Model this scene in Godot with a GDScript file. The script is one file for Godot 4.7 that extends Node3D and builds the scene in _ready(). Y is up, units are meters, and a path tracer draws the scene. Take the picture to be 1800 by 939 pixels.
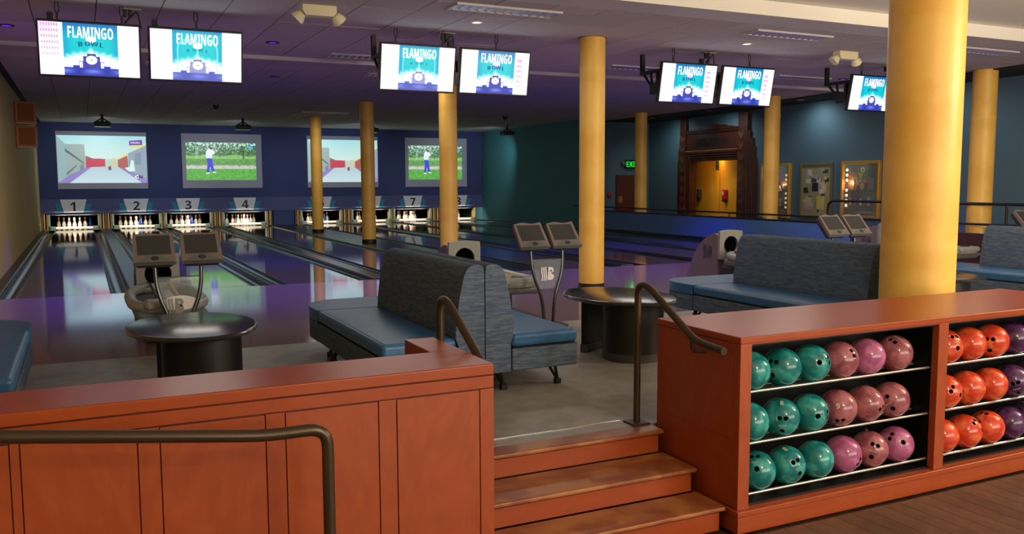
extends Node3D
# A bowling alley seen from the concourse: lanes run along -z, the seating floor is at y = 0, the concourse at y = -0.42.

const CX := 0.453516847
const CP := -0.0973659944
const CR := -0.00368378074
const UV := 7.0
const ADDED_PENDANTS := [[Vector3(9.2, 2.6, -2.2), 13.0], [Vector3(3.2, 2.6, 0.8), 5.0]]  # unseen pendants added to brighten the near ceiling and thick column
const LANES := [-0.25, 1.57, 3.16, 4.98, 7.6, 9.43, 11.01, 12.83]

const WORDS := ["one", "two", "three", "four", "five", "six", "seven", "eight"]
const PIN_SPOTS := ["head pin in front", "second row left", "second row right", "third row left", "third row middle", "third row right", "back row far left", "back row inner left", "back row inner right", "back row far right"]
const LOUVRES := [[3.66, -8.79, "nearest, above the middle televisions", 2.5], [7.70, -8.74, "right of the large yellow column's top", 2.5], [11.3, -8.62, "just right of the thick yellow column", 2.0], [3.4, -12.95, "behind the middle televisions", 2.0], [7.85, -12.35, "left of the right pair of televisions", 2.5], [11.35, -12.3, "between the sixth and the last television", 2.0], [1.0, -15.0, "added unseen behind the second television", 3.0], [4.55, -15.0, "added unseen behind the middle televisions", 1.4], [11.0, -14.5, "added unseen behind the right pair of televisions", 2.5], [5.4, -23.8, "farthest of all, left of the yellow columns", 3.5]]  # the three louvres behind televisions are unseen, added to light the hall

var M := {}
var used := {}
var cam_right := Vector3.RIGHT
var cam_up := Vector3.UP
var cam_fwd := Vector3.FORWARD
var rng := RandomNumberGenerator.new()

# ---------------------------------------------------------------- geometry collector
class G:
	var v := PackedVector3Array()
	var n := PackedVector3Array()
	var u := PackedVector2Array()
	var xf := Transform3D()

	func tri(a: Vector3, b: Vector3, c: Vector3, na: Vector3, nb: Vector3, nc: Vector3, ua := Vector2.ZERO, ub := Vector2.ZERO, uc := Vector2.ZERO) -> void:
		if (b - a).cross(c - a).dot(na + nb + nc) > 0.0:
			var t := b; b = c; c = t
			t = nb; nb = nc; nc = t
			var w := ub; ub = uc; uc = w
		for p in [a, b, c]: v.append(xf * p)
		for q in [na, nb, nc]: n.append((xf.basis * q).normalized())
		for w in [ua, ub, uc]: u.append(w)

	func quad(a: Vector3, b: Vector3, c: Vector3, d: Vector3, na: Vector3, nb := Vector3.ZERO, nc := Vector3.ZERO, nd := Vector3.ZERO) -> void:
		if nb == Vector3.ZERO:
			nb = na; nc = na; nd = na
		tri(a, b, c, na, nb, nc)
		tri(a, c, d, na, nc, nd)

	func picture(a: Vector3, b: Vector3, c: Vector3, d: Vector3, nn: Vector3) -> void: # top left, top right, bottom right, bottom left
		tri(a, b, c, nn, nn, nn, Vector2(0, 0), Vector2(1, 0), Vector2(1, 1))
		tri(a, c, d, nn, nn, nn, Vector2(0, 0), Vector2(1, 1), Vector2(0, 1))

	func box(c: Vector3, s: Vector3, b := 0.004) -> void:
		var h := s * 0.5
		b = minf(b, minf(h.x, minf(h.y, h.z)) * 0.9)
		var i := h - Vector3(b, b, b)
		for a in 3:
			var p := (a + 1) % 3
			var q := (a + 2) % 3
			for sg in [-1.0, 1.0]:
				var nn := Vector3.ZERO
				nn[a] = sg
				var k := []
				for m in [[-1, -1], [1, -1], [1, 1], [-1, 1]]:
					var w := Vector3.ZERO
					w[a] = sg * h[a]; w[p] = m[0] * i[p]; w[q] = m[1] * i[q]
					k.append(c + w)
				quad(k[0], k[1], k[2], k[3], nn)
				if b > 0.0:
					for s2 in [-1.0, 1.0]:
						var n2 := Vector3.ZERO
						n2[p] = s2
						var e := []
						for m in [-1.0, 1.0]:
							var w1 := Vector3.ZERO
							w1[a] = sg * h[a]; w1[p] = s2 * i[p]; w1[q] = m * i[q]
							var w2 := Vector3.ZERO
							w2[a] = sg * i[a]; w2[p] = s2 * h[p]; w2[q] = m * i[q]
							e.append(c + w1); e.append(c + w2)
						quad(e[0], e[1], e[3], e[2], nn, n2, n2, nn)
		if b > 0.0:
			for sx in [-1.0, 1.0]:
				for sy in [-1.0, 1.0]:
					for sz in [-1.0, 1.0]:
						tri(c + Vector3(sx * h.x, sy * i.y, sz * i.z), c + Vector3(sx * i.x, sy * h.y, sz * i.z), c + Vector3(sx * i.x, sy * i.y, sz * h.z), Vector3(sx, 0, 0), Vector3(0, sy, 0), Vector3(0, 0, sz))

	# a box with round edges of radius r, and a top that swells by puff
	func soft(c: Vector3, s: Vector3, r: float, k := 3, puff := 0.0, mid := 1) -> void:
		var h := s * 0.5
		r = minf(r, minf(h.x, minf(h.y, h.z)))
		var inn := h - Vector3(r, r, r)
		for a in 3:
			var p := (a + 1) % 3
			var q := (a + 2) % 3
			var gp := _ticks(inn[p], r, k, mid)
			var gq := _ticks(inn[q], r, k, mid)
			for sg in [-1.0, 1.0]:
				for i in gp.size() - 1:
					for j in gq.size() - 1:
						var ps := []
						var ns := []
						for m in [[0, 0], [1, 0], [1, 1], [0, 1]]:
							var w := Vector3.ZERO
							w[a] = sg * h[a]; w[p] = gp[i + m[0]]; w[q] = gq[j + m[1]]
							var core := w.clamp(-inn, inn)
							var d := (w - core).normalized()
							var pt := core + d * r
							var nn := d
							if puff > 0.0 and pt.y > 0.0:
								var fx := 1.0 - pow(pt.x / h.x, 2.0)
								var fz := 1.0 - pow(pt.z / h.z, 2.0)
								var t := pt.y / h.y
								pt.y += puff * fx * fz * t
								nn = (nn + Vector3(puff * 2.0 * pt.x / (h.x * h.x) * fz, 0, puff * 2.0 * pt.z / (h.z * h.z) * fx) * maxf(d.y, 0.0)).normalized()
							ps.append(c + pt); ns.append(nn)
						quad(ps[0], ps[1], ps[2], ps[3], ns[0], ns[1], ns[2], ns[3])

	func _ticks(inner: float, r: float, k: int, mid: int) -> Array:
		var o := []
		for i in k: o.append(-inner - r * tan(PI / 4.0 * (1.0 - float(i) / k)))
		for i in mid + 1: o.append(lerpf(-inner, inner, float(i) / (mid + 1)))
		o.append(inner)
		for i in k: o.append(inner + r * tan(PI / 4.0 * float(i + 1) / k))
		return o

	# profile of (radius, height) turned round y
	func lathe(prof: Array, seg := 24, at := Vector3.ZERO, sx := 1.0, sz := 1.0) -> void:
		var m := prof.size()
		var fn := []
		for i in m - 1:
			var d: Vector2 = prof[i + 1] - prof[i]
			fn.append(Vector2(d.y, -d.x).normalized())
		for i in m - 1:
			var n0: Vector2 = fn[i]
			var n1: Vector2 = fn[i]
			if i > 0 and fn[i].dot(fn[i - 1]) > 0.6: n0 = (fn[i] + fn[i - 1]).normalized()
			if i < m - 2 and fn[i].dot(fn[i + 1]) > 0.6: n1 = (fn[i] + fn[i + 1]).normalized()
			for j in seg:
				var a0 := TAU * j / seg
				var a1 := TAU * (j + 1) / seg
				var c0 := Vector3(cos(a0) * sx, 0, sin(a0) * sz)
				var c1 := Vector3(cos(a1) * sx, 0, sin(a1) * sz)
				var m0 := Vector3(cos(a0) / sx, 0, sin(a0) / sz)
				var m1 := Vector3(cos(a1) / sx, 0, sin(a1) / sz)
				var pa: Vector3 = at + c0 * prof[i].x + Vector3.UP * prof[i].y
				var pb: Vector3 = at + c1 * prof[i].x + Vector3.UP * prof[i].y
				var pc: Vector3 = at + c1 * prof[i + 1].x + Vector3.UP * prof[i + 1].y
				var pd: Vector3 = at + c0 * prof[i + 1].x + Vector3.UP * prof[i + 1].y
				var na := (m0 * n0.x + Vector3.UP * n0.y).normalized()
				var nb := (m1 * n0.x + Vector3.UP * n0.y).normalized()
				var nc := (m1 * n1.x + Vector3.UP * n1.y).normalized()
				var nd := (m0 * n1.x + Vector3.UP * n1.y).normalized()
				if prof[i].x > 1e-5: tri(pa, pb, pc, na, nb, nc)
				if prof[i + 1].x > 1e-5: tri(pa, pc, pd, na, nc, nd)

	func tube(pts: Array, r: float, seg := 10, caps := true) -> void:
		var m := pts.size()
		var rings := []
		var dirs := []
		var t0: Vector3 = (pts[1] - pts[0]).normalized()
		var x := t0.cross(Vector3.UP if absf(t0.y) < 0.9 else Vector3.RIGHT).normalized()
		for i in m:
			var t: Vector3 = (pts[mini(i + 1, m - 1)] - pts[maxi(i - 1, 0)]).normalized()
			x = (x - t * x.dot(t)).normalized()
			var y := t.cross(x)
			var rg := []
			var dg := []
			for j in seg:
				var a := TAU * j / seg
				var d := x * cos(a) + y * sin(a)
				dg.append(d); rg.append(pts[i] + d * r)
			rings.append(rg); dirs.append(dg)
		for i in m - 1:
			for j in seg:
				var k := (j + 1) % seg
				quad(rings[i][j], rings[i][k], rings[i + 1][k], rings[i + 1][j], dirs[i][j], dirs[i][k], dirs[i + 1][k], dirs[i + 1][j])
		if caps:
			for e in [[0, -t0], [m - 1, (pts[m - 1] - pts[m - 2]).normalized()]]:
				for j in seg:
					tri(pts[e[0]], rings[e[0]][j], rings[e[0]][(j + 1) % seg], e[1], e[1], e[1])

	# outline in x, y pushed from z0 to z1
	func prism(poly: PackedVector2Array, z0: float, z1: float, smooth := 0.8) -> void:
		var idx := Geometry2D.triangulate_polygon(poly)
		for i in range(0, idx.size(), 3):
			for e in [[z1, Vector3.BACK], [z0, Vector3.FORWARD]]:
				var p := []
				for j in 3: p.append(Vector3(poly[idx[i + j]].x, poly[idx[i + j]].y, e[0]))
				tri(p[0], p[1], p[2], e[1], e[1], e[1])
		var m := poly.size()
		var area := 0.0
		for i in m: area += poly[i].cross(poly[(i + 1) % m])
		var sg := signf(area)
		var fn := []
		for i in m:
			var d := poly[(i + 1) % m] - poly[i]
			fn.append(Vector2(d.y, -d.x).normalized() * sg)
		for i in m:
			var a := poly[i]
			var b := poly[(i + 1) % m]
			var pn: Vector2 = fn[(i + m - 1) % m]
			var nn: Vector2 = fn[(i + 1) % m]
			var n0: Vector2 = (fn[i] + pn).normalized() if fn[i].dot(pn) > smooth else fn[i]
			var n1: Vector2 = (fn[i] + nn).normalized() if fn[i].dot(nn) > smooth else fn[i]
			var v0 := Vector3(n0.x, n0.y, 0)
			var v1 := Vector3(n1.x, n1.y, 0)
			quad(Vector3(a.x, a.y, z0), Vector3(b.x, b.y, z0), Vector3(b.x, b.y, z1), Vector3(a.x, a.y, z1), v0, v1, v1, v0)

	# a plate with a hole: both outlines have the same number of points
	func ring(outer: PackedVector2Array, inner: PackedVector2Array, z0: float, z1: float) -> void:
		var m := outer.size()
		for i in m:
			var j := (i + 1) % m
			for e in [[z1, Vector3.BACK], [z0, Vector3.FORWARD]]:
				quad(Vector3(outer[i].x, outer[i].y, e[0]), Vector3(outer[j].x, outer[j].y, e[0]), Vector3(inner[j].x, inner[j].y, e[0]), Vector3(inner[i].x, inner[i].y, e[0]), e[1])
			for s in [[outer, 1.0], [inner, -1.0]]:
				var a: Vector2 = s[0][i]
				var b: Vector2 = s[0][j]
				var d := (b - a)
				var nn := Vector3(d.y, -d.x, 0).normalized()
				var mid := (a + b) * 0.5 - inner[0].lerp(inner[m / 2], 0.5)
				if nn.dot(Vector3(mid.x, mid.y, 0)) * s[1] < 0.0: nn = -nn
				quad(Vector3(a.x, a.y, z0), Vector3(b.x, b.y, z0), Vector3(b.x, b.y, z1), Vector3(a.x, a.y, z1), nn)

	func mesh() -> ArrayMesh:
		var a := []
		a.resize(Mesh.ARRAY_MAX)
		a[Mesh.ARRAY_VERTEX] = v
		a[Mesh.ARRAY_NORMAL] = n
		a[Mesh.ARRAY_TEX_UV] = u
		var m := ArrayMesh.new()
		m.add_surface_from_arrays(Mesh.PRIMITIVE_TRIANGLES, a)
		return m

# ---------------------------------------------------------------- nodes
func numbered(called: String) -> String:
	var k: int = used.get(called, -1) + 1
	used[called] = k
	return called if k == 0 else "%s_%03d" % [called, k]

func tag(o: Node3D, label: String, category := "", group := "", kind := "") -> Node3D:
	if label: o.set_meta("label", label)
	if category: o.set_meta("category", category)
	if group: o.set_meta("group", group)
	if kind: o.set_meta("kind", kind)
	return o

func thing(called: String, label: String, category: String, at := Vector3.ZERO, group := "", kind := "") -> Node3D:
	var o := Node3D.new()
	o.name = numbered(called)
	add_child(o, true)
	o.position = at
	tag(o, label, category, group, kind)
	return o

func part(called: String, g: G, m: Material, parent: Node3D, label := "") -> MeshInstance3D:
	var o := MeshInstance3D.new()
	o.name = called
	o.mesh = g.mesh()
	o.mesh.surface_set_material(0, m)
	parent.add_child(o, true)
	if label: o.set_meta("label", label)
	return o

func piece(called: String, mesh: Mesh, m: Material, parent: Node3D, xf := Transform3D()) -> MeshInstance3D:
	var o := MeshInstance3D.new()
	o.name = called
	o.mesh = mesh
	o.material_override = m
	o.transform = xf
	parent.add_child(o, true)
	return o

func solo(called: String, g: G, m: Material, label: String, category: String, at := Vector3.ZERO, group := "", kind := "") -> MeshInstance3D:
	var o := part(numbered(called), g, m, self)
	o.position = at
	tag(o, label, category, group, kind)
	return o

func copy(o: Node3D, called: String, label: String, at: Vector3, group := "") -> Node3D:
	var c: Node3D = o.duplicate()
	c.name = numbered(called)
	add_child(c, true)
	c.position = at
	c.set_meta("label", label)
	if group: c.set_meta("group", group)
	return c

func bx(c: Vector3, s: Vector3, b := 0.004) -> G:
	var g := G.new()
	g.box(c, s, b)
	return g

func span(a: Vector3, b: Vector3, bev := 0.004) -> G:
	return bx((a + b) * 0.5, (b - a).abs(), bev)

func tb(pts: Array, r: float, seg := 10) -> G:
	var g := G.new()
	g.tube(pts, r, seg)
	return g

func fillet(pts: Array, r: float, k := 6) -> Array:
	var o := [pts[0]]
	for i in range(1, pts.size() - 1):
		var a: Vector3 = pts[i - 1]
		var b: Vector3 = pts[i]
		var c: Vector3 = pts[i + 1]
		var ra := minf(r, a.distance_to(b) * 0.49)
		var rc := minf(r, b.distance_to(c) * 0.49)
		var p := b + (a - b).normalized() * ra
		var q := b + (c - b).normalized() * rc
		for j in k + 1:
			var t := float(j) / k
			o.append(p.lerp(b, t).lerp(b.lerp(q, t), t))
	o.append(pts[-1])
	return o

func circle(r: float, seg: int, c := Vector2.ZERO, sy := 1.0) -> PackedVector2Array:
	var o := PackedVector2Array()
	for i in seg: o.append(c + Vector2(cos(TAU * i / seg) * r, sin(TAU * i / seg) * r * sy))
	return o

var font_bold: SystemFont
var font_plain: SystemFont
func text(called: String, s: String, h: float, m: Material, parent: Node3D, xf: Transform3D, depth := 0.003, wide := 1.0, bold := true) -> MeshInstance3D:
	var t := TextMesh.new()
	t.text = s
	t.font = font_bold if bold else font_plain
	t.font_size = 48
	t.pixel_size = h / (0.72 * 48.0)
	t.depth = depth
	t.curve_step = 1.0
	t.horizontal_alignment = HORIZONTAL_ALIGNMENT_CENTER
	t.vertical_alignment = VERTICAL_ALIGNMENT_CENTER
	var o := MeshInstance3D.new()
	o.name = called
	o.mesh = t
	t.material = m
	o.transform = xf * Transform3D(Basis.from_scale(Vector3(wide, 1, 1)), Vector3.ZERO)
	parent.add_child(o, true)
	return o

# ---------------------------------------------------------------- materials
func mat(c: Color, rough := 0.6, metal := 0.0, spec := 0.5) -> StandardMaterial3D:
	var m := StandardMaterial3D.new()
	m.albedo_color = c
	m.roughness = rough
	m.metallic = metal
	m.metallic_specular = spec
	return m

func c8(r: int, g: int, b: int) -> Color:
	return Color(r / 255.0, g / 255.0, b / 255.0)

func glow(c: Color, e: float) -> StandardMaterial3D:
	var m := mat(c, 0.5)
	m.emission_enabled = true
	m.emission = c
	m.emission_energy_multiplier = e
	return m

func textured(tex: Texture2D, scale: Vector3, rough := 0.6, spec := 0.5) -> StandardMaterial3D:
	var m := mat(Color.WHITE, rough, 0.0, spec)
	m.albedo_texture = tex
	m.uv1_triplanar = true
	m.uv1_triplanar_sharpness = 8.0
	m.uv1_scale = scale
	return m

# grain along u, from dark to light
func grain_tex(dark: Color, light: Color, sd: int, fx := 1.5, fy := 24.0, along_u := true, w := 256, h := 256) -> ImageTexture:
	var nz := FastNoiseLite.new()
	nz.seed = sd
	nz.frequency = 1.0
	nz.fractal_octaves = 3
	var im := Image.create(w, h, false, Image.FORMAT_RGB8)
	for y in h:
		for x in w:
			var uu := float(x if along_u else y) / (w if along_u else h)
			var vv := float(y if along_u else x) / (h if along_u else w)
			# the noise is read on two circles, so that the picture repeats without a seam
			var a := TAU * uu
			var b := TAU * vv
			var t := nz.get_noise_3d(cos(a) * fx + cos(b) * fy * 0.16, sin(a) * fx + 7.0, sin(b) * fy * 0.16 + cos(b * 3.0) * 0.6)
			var t2 := nz.get_noise_2d(uu * fx * 3.0 * 0.0 + 31.0 + sin(a) * 0.5, sin(b * 9.0) * 2.0 + cos(b * 5.0) * 3.0)
			im.set_pixel(x, y, dark.lerp(light, clampf(0.5 + t * 0.75 + t2 * 0.3, 0.0, 1.0)))
	return ImageTexture.create_from_image(im)

func mottle_tex(a: Color, b: Color, sd: int, f := 4.0, w := 192) -> ImageTexture:
	var nz := FastNoiseLite.new()
	nz.seed = sd
	nz.frequency = f / w
	nz.fractal_octaves = 4
	nz.domain_warp_enabled = true
	nz.domain_warp_amplitude = 30.0
	var src := nz.get_seamless_image(w, w)
	var im := Image.create(w, w, false, Image.FORMAT_RGB8)
	for y in w:
		for x in w:
			im.set_pixel(x, y, a.lerp(b, smoothstep(0.2, 0.8, src.get_pixel(x, y).r)))
	return ImageTexture.create_from_image(im)

# woven dashes of grey and blue, as on the sofas
func dash_tex() -> ImageTexture:
	var w := 256
	var im := Image.create(w, w, false, Image.FORMAT_RGB8)
	im.fill(c8(84, 96, 112))
	var cols := [c8(88, 101, 120), c8(78, 91, 113), c8(102, 113, 128), c8(82, 97, 118), c8(72, 86, 108), c8(94, 106, 120), c8(76, 97, 124)]
	var y := 0
	while y < w:
		var hh := 3
		var x := rng.randi_range(-20, 0)
		while x < w:
			var ww := rng.randi_range(10, 46)
			im.fill_rect(Rect2i(x, y, ww, hh), cols[rng.randi_range(0, cols.size() - 1)])
			x += ww
		y += hh
	return ImageTexture.create_from_image(im)

# ---------------------------------------------------------------- pictures on the screens
func poster_tex(kind: int) -> ImageTexture: # 0 with pink marks, 1 pale, 2 plain
	var w := 320
	var h := 180
	var im := Image.create(w, h, false, Image.FORMAT_RGB8)
	im.fill(Color(1.0, 0.97, 0.99))
	var pale := 0.45 if kind == 1 else 0.0
	var x0 := 75
	var x1 := 250
	var tower := c8(72, 70, 168).lerp(Color.WHITE, pale)
	var dark := c8(48, 60, 170).lerp(Color.WHITE, pale * 0.4)
	for y in h:
		var v := float(y) / h
		for x in range(x0, x1):
			var t := float(x - x0) / (x1 - x0)
			var sky := c8(0, 112, 190).lerp(c8(0, 200, 208), smoothstep(-0.05, 0.3 if kind != 1 else 0.1, v))
			sky = sky.lerp(c8(0, 120, 200), 0.35 * smoothstep(0.3, 0.5, absf(t - 0.5)))
			var dx := (t - 0.5) * 0.55
			var dy := 0.95 - v
			var ang := atan2(dy, dx)
			var rad := sqrt(dx * dx + dy * dy)
			var edge := 0.46 + 0.035 * absf(fposmod(ang * 11.0, 2.0) - 1.0) + 0.09 * maxf(0.0, 1.0 - absf(ang - PI / 2.0) * 12.0) + 0.06 * maxf(0.0, 1.0 - absf(absf(ang - PI / 2.0) - 0.85) * 10.0)
			var white := 1.0 - smoothstep(edge - 0.13, edge, rad)
			var c := sky.lerp(Color(0.93, 1.0, 1.0), white)
			if kind == 1: # pale arches on both sides
				var q := Vector2(absf(t - 0.5) - 0.2, v - 0.5)
				if q.y > -0.12 and absf(absf(q.x) - 0.2) < 0.018 or q.y <= -0.12 and absf(Vector2(q.x, q.y + 0.12).length() - 0.2) < 0.018 and q.x > 0.0:
					c = c.lerp(Color(0.7, 1, 1), 0.6)
			var s := absf(t - 0.5)
			if v > 0.57 and v < 0.63 and s < 0.08: c = tower.darkened(0.12)
			if v > 0.62 and v < 0.88 and s < 0.155: c = tower
			if v > 0.72 and v < 0.85 and s > 0.155 and s < 0.23: c = Color(0.96, 0.97, 1.0) if s > 0.165 and s < 0.222 and v > 0.73 else tower.lerp(c8(60, 160, 120), 0.2)
			if v > 0.8 and v < 0.86 and s > 0.23 and s < 0.34: c = dark
			if v > 0.84: c = dark.lerp(c8(120, 140, 235), maxf(0.0, 1.0 - absf(v - 0.91) * 14.0) * (0.5 + 0.5 * cos(t * 12.0)))
			var q2 := Vector2((t - 0.5) / 0.105, (v - 0.69) / 0.085)
			if q2.length() < 1.0: c = Color(1, 1, 1)
			if q2.length() < 0.14: c = c8(60, 70, 150)
			if absf(q2.length() - 0.84) < 0.04 and kind == 2: c = c8(190, 190, 225)
			var q3 := Vector2((t - 0.5) / 0.095, (v - 0.3) / 0.062)
			if q3.length() < 1.0: c = Color(1, 1, 1) if kind != 2 else c8(255, 214, 226)
			im.set_pixel(x, y, c)
	if kind != 1: # rows of small pink and grey marks beside the poster
		for r in 6:
			for k in 7:
				var px := (7 + k * 8) if kind == 0 else 262 + k * 6
				var py := (4 + r * 20) if kind == 0 else 30 + r * 22
				if kind == 0 or k < 4:
					im.fill_rect(Rect2i(px, py, 4, 9), c8(214, 120, 196).lerp(c8(225, 210, 225), r / 6.0))
		if kind == 0: 
			for y in 60:
				for x in 75:
					im.set_pixel(x, y, im.get_pixel(x, y).lerp(c8(250, 190, 245), 0.7 * (1.0 - y / 60.0) * (1.0 - x / 75.0)))
	return ImageTexture.create_from_image(im)

func fill_poly(im: Image, pts: Array, c: Color) -> void:
	var p := PackedVector2Array(pts)
	var lo := p[0]
	var hi := p[0]
	for q in p:
		lo = lo.min(q); hi = hi.max(q)
	for y in range(maxi(0, int(lo.y)), mini(im.get_height(), int(hi.y) + 2)):
		for x in range(maxi(0, int(lo.x)), mini(im.get_width(), int(hi.x) + 2)):
			if Geometry2D.is_point_in_polygon(Vector2(x + 0.5, y + 0.5), p): im.set_pixel(x, y, c)

func golf_tex() -> ImageTexture:
	var w := 320
	var h := 184
	var im := Image.create(w, h, false, Image.FORMAT_RGB8)
	var nz := FastNoiseLite.new()
	nz.seed = 5
	nz.frequency = 0.05
	nz.fractal_octaves = 4
	for y in h:
		var v := float(y) / h
		for x in w:
			var k := nz.get_noise_2d(x, y)
			var c: Color
			if v < 0.34 + 0.02 * sin(x * 0.05):
				c = c8(46, 96, 58).lerp(c8(96, 150, 84), clampf(0.45 + k * 1.6, 0, 1))
				var up := nz.get_noise_2d(x * 1.3 + 300, y * 1.3)
				if up + (0.16 - v) * 2.2 > 0.22: c = c.lerp(c8(206, 240, 240), 0.85)
			elif v < 0.43: c = c8(150, 206, 122).lerp(c8(120, 184, 98), clampf(0.5 + k, 0, 1))
			elif v < 0.58: c = c8(84, 150, 70).lerp(c8(104, 170, 84), clampf(0.5 + k * 2.0, 0, 1))
			elif v < 0.61 + k * 0.03: c = c8(138, 150, 120)
			elif v < 0.70: c = c8(206, 206, 200).lerp(c8(176, 196, 170), clampf(k * 2.0, 0, 1))
			else: c = c8(104, 186, 82).lerp(c8(86, 166, 70), clampf(0.5 + k * 1.5, 0, 1))
			im.set_pixel(x, y, c)
	for t in [[44, 3], [52, 2], [150, 3], [258, 5]]:
		im.fill_rect(Rect2i(t[0], 26, t[1], 48 if t[0] != 258 else 54), c8(200, 220, 210) if t[0] < 60 else c8(60, 76, 52))
	fill_poly(im, [Vector2(284, 16), Vector2(306, 14), Vector2(308, 30), Vector2(286, 34)], c8(96, 170, 226))
	fill_poly(im, [Vector2(90, 46), Vector2(98, 32), Vector2(114, 30), Vector2(124, 40), Vector2(132, 48), Vector2(124, 60), Vector2(118, 56), Vector2(116, 78), Vector2(92, 78), Vector2(88, 66)], c8(226, 240, 244))
	fill_poly(im, [Vector2(92, 77), Vector2(116, 77), Vector2(120, 108), Vector2(126, 144), Vector2(116, 146), Vector2(107, 116), Vector2(100, 146), Vector2(90, 146), Vector2(96, 108)], c8(44, 56, 214))
	fill_poly(im, [Vector2(88, 146), Vector2(102, 146), Vector2(106, 153), Vector2(87, 153)], c8(224, 232, 236))
	fill_poly(im, [Vector2(116, 142), Vector2(127, 142), Vector2(138, 149), Vector2(118, 149)], c8(224, 232, 236))
	fill_poly(im, [Vector2(108, 22), Vector2(118, 22), Vector2(121, 32), Vector2(112, 36), Vector2(107, 30)], c8(70, 50, 44))
	fill_poly(im, [Vector2(122, 38), Vector2(130, 34), Vector2(133, 40), Vector2(128, 46)], c8(190, 160, 140))
	return ImageTexture.create_from_image(im)

func hall_tex() -> ImageTexture:
	var w := 320
	var h := 184
	var im := Image.create(w, h, false, Image.FORMAT_RGB8)
	im.fill(c8(188, 232, 232))
	for y in h:
		for x in w:
			im.set_pixel(x, y, c8(170, 226, 230).lerp(c8(214, 240, 232), float(y) / 90.0) if y < 100 else c8(176, 206, 214).lerp(c8(206, 228, 236), float(y - 100) / 84.0))
	var p := func(a: Array, c: Color) -> void:
		var q := []
		for i in range(0, a.size(), 2): q.append(Vector2(a[i], a[i + 1]))
		fill_poly(im, q, c)
	p.call([0, 0, 30, 34, 96, 70, 104, 128, 0, 184], c8(150, 182, 186))
	p.call([28, 34, 96, 34, 98, 72, 104, 128, 28, 168], c8(156, 176, 172))
	p.call([28, 50, 92, 104, 92, 110, 28, 62], c8(92, 110, 112))
	p.call([30, 146, 66, 114, 66, 120, 30, 154], c8(96, 116, 118))
	p.call([78, 116, 92, 110, 92, 132, 78, 140], c8(120, 140, 150))
	p.call([100, 82, 112, 88, 168, 90, 168, 120, 112, 122, 100, 130], c8(196, 60, 84))
	p.call([100, 78, 132, 92, 100, 88], c8(110, 110, 110))
	p.call([168, 90, 214, 90, 214, 118, 168, 120], c8(190, 214, 196))
	p.call([214, 90, 250, 70, 252, 142, 214, 120], c8(176, 96, 92))
	p.call([214, 86, 320, 30, 320, 42, 214, 94], c8(226, 226, 150))
	p.call([252, 68, 320, 36, 320, 178, 252, 142], c8(150, 170, 186))
	p.call([276, 70, 300, 62, 300, 110, 276, 112], c8(134, 150, 168))
	p.call([264, 92, 272, 98, 276, 138, 254, 140, 238, 124, 256, 122], c8(216, 250, 246))
	p.call([0, 184, 40, 152, 104, 124, 120, 122, 40, 184], c8(146, 132, 200))
	p.call([214, 120, 320, 168, 320, 184, 300, 184], c8(150, 138, 204))
	p.call([192, 88, 206, 86, 210, 124, 196, 124], c8(214, 206, 170))
	p.call([178, 122, 188, 116, 190, 132, 180, 136], c8(130, 84, 90))
	p.call([258, 18, 306, 14, 306, 34, 258, 36], c8(120, 66, 176))
	p.call([262, 37, 308, 35, 308, 41, 262, 43], c8(232, 232, 90))
	for k in 7: im.fill_rect(Rect2i(264 + k * 5, 22, 3, 7), c8(236, 226, 246))
	return ImageTexture.create_from_image(im)

func board_tex() -> ImageTexture: # clippings pinned on a cork board
	var w := 160
	var h := 180
	var im := Image.create(w, h, false, Image.FORMAT_RGB8)
	im.fill(c8(170, 160, 120))
	var cols := [c8(216, 216, 204), c8(160, 174, 206), c8(196, 156, 190), c8(70, 74, 66), c8(216, 208, 170), c8(140, 134, 112)]
	for k in 40:
		im.fill_rect(Rect2i(rng.randi_range(2, w - 30), rng.randi_range(2, h - 30), rng.randi_range(8, 30), rng.randi_range(8, 26)), cols[rng.randi_range(0, 5)])
	im.fill_rect(Rect2i(84, 108, 44, 48), c8(214, 202, 110))
	im.fill_rect(Rect2i(22, 112, 38, 34), c8(206, 194, 156))
	im.fill_rect(Rect2i(58, 60, 34, 32), c8(44, 40, 34))
	im.fill_rect(Rect2i(10, 78, 24, 20), c8(50, 52, 44))
	return ImageTexture.create_from_image(im)

func screen_mat(tex: Texture2D, e: float) -> StandardMaterial3D:
	var m := mat(Color(0.02, 0.02, 0.02), 0.35)
	m.emission_enabled = true
	m.emission = Color.BLACK
	m.emission_operator = BaseMaterial3D.EMISSION_OP_ADD
	m.emission_texture = tex
	m.emission_energy_multiplier = e
	m.texture_repeat = false
	return m

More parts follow.
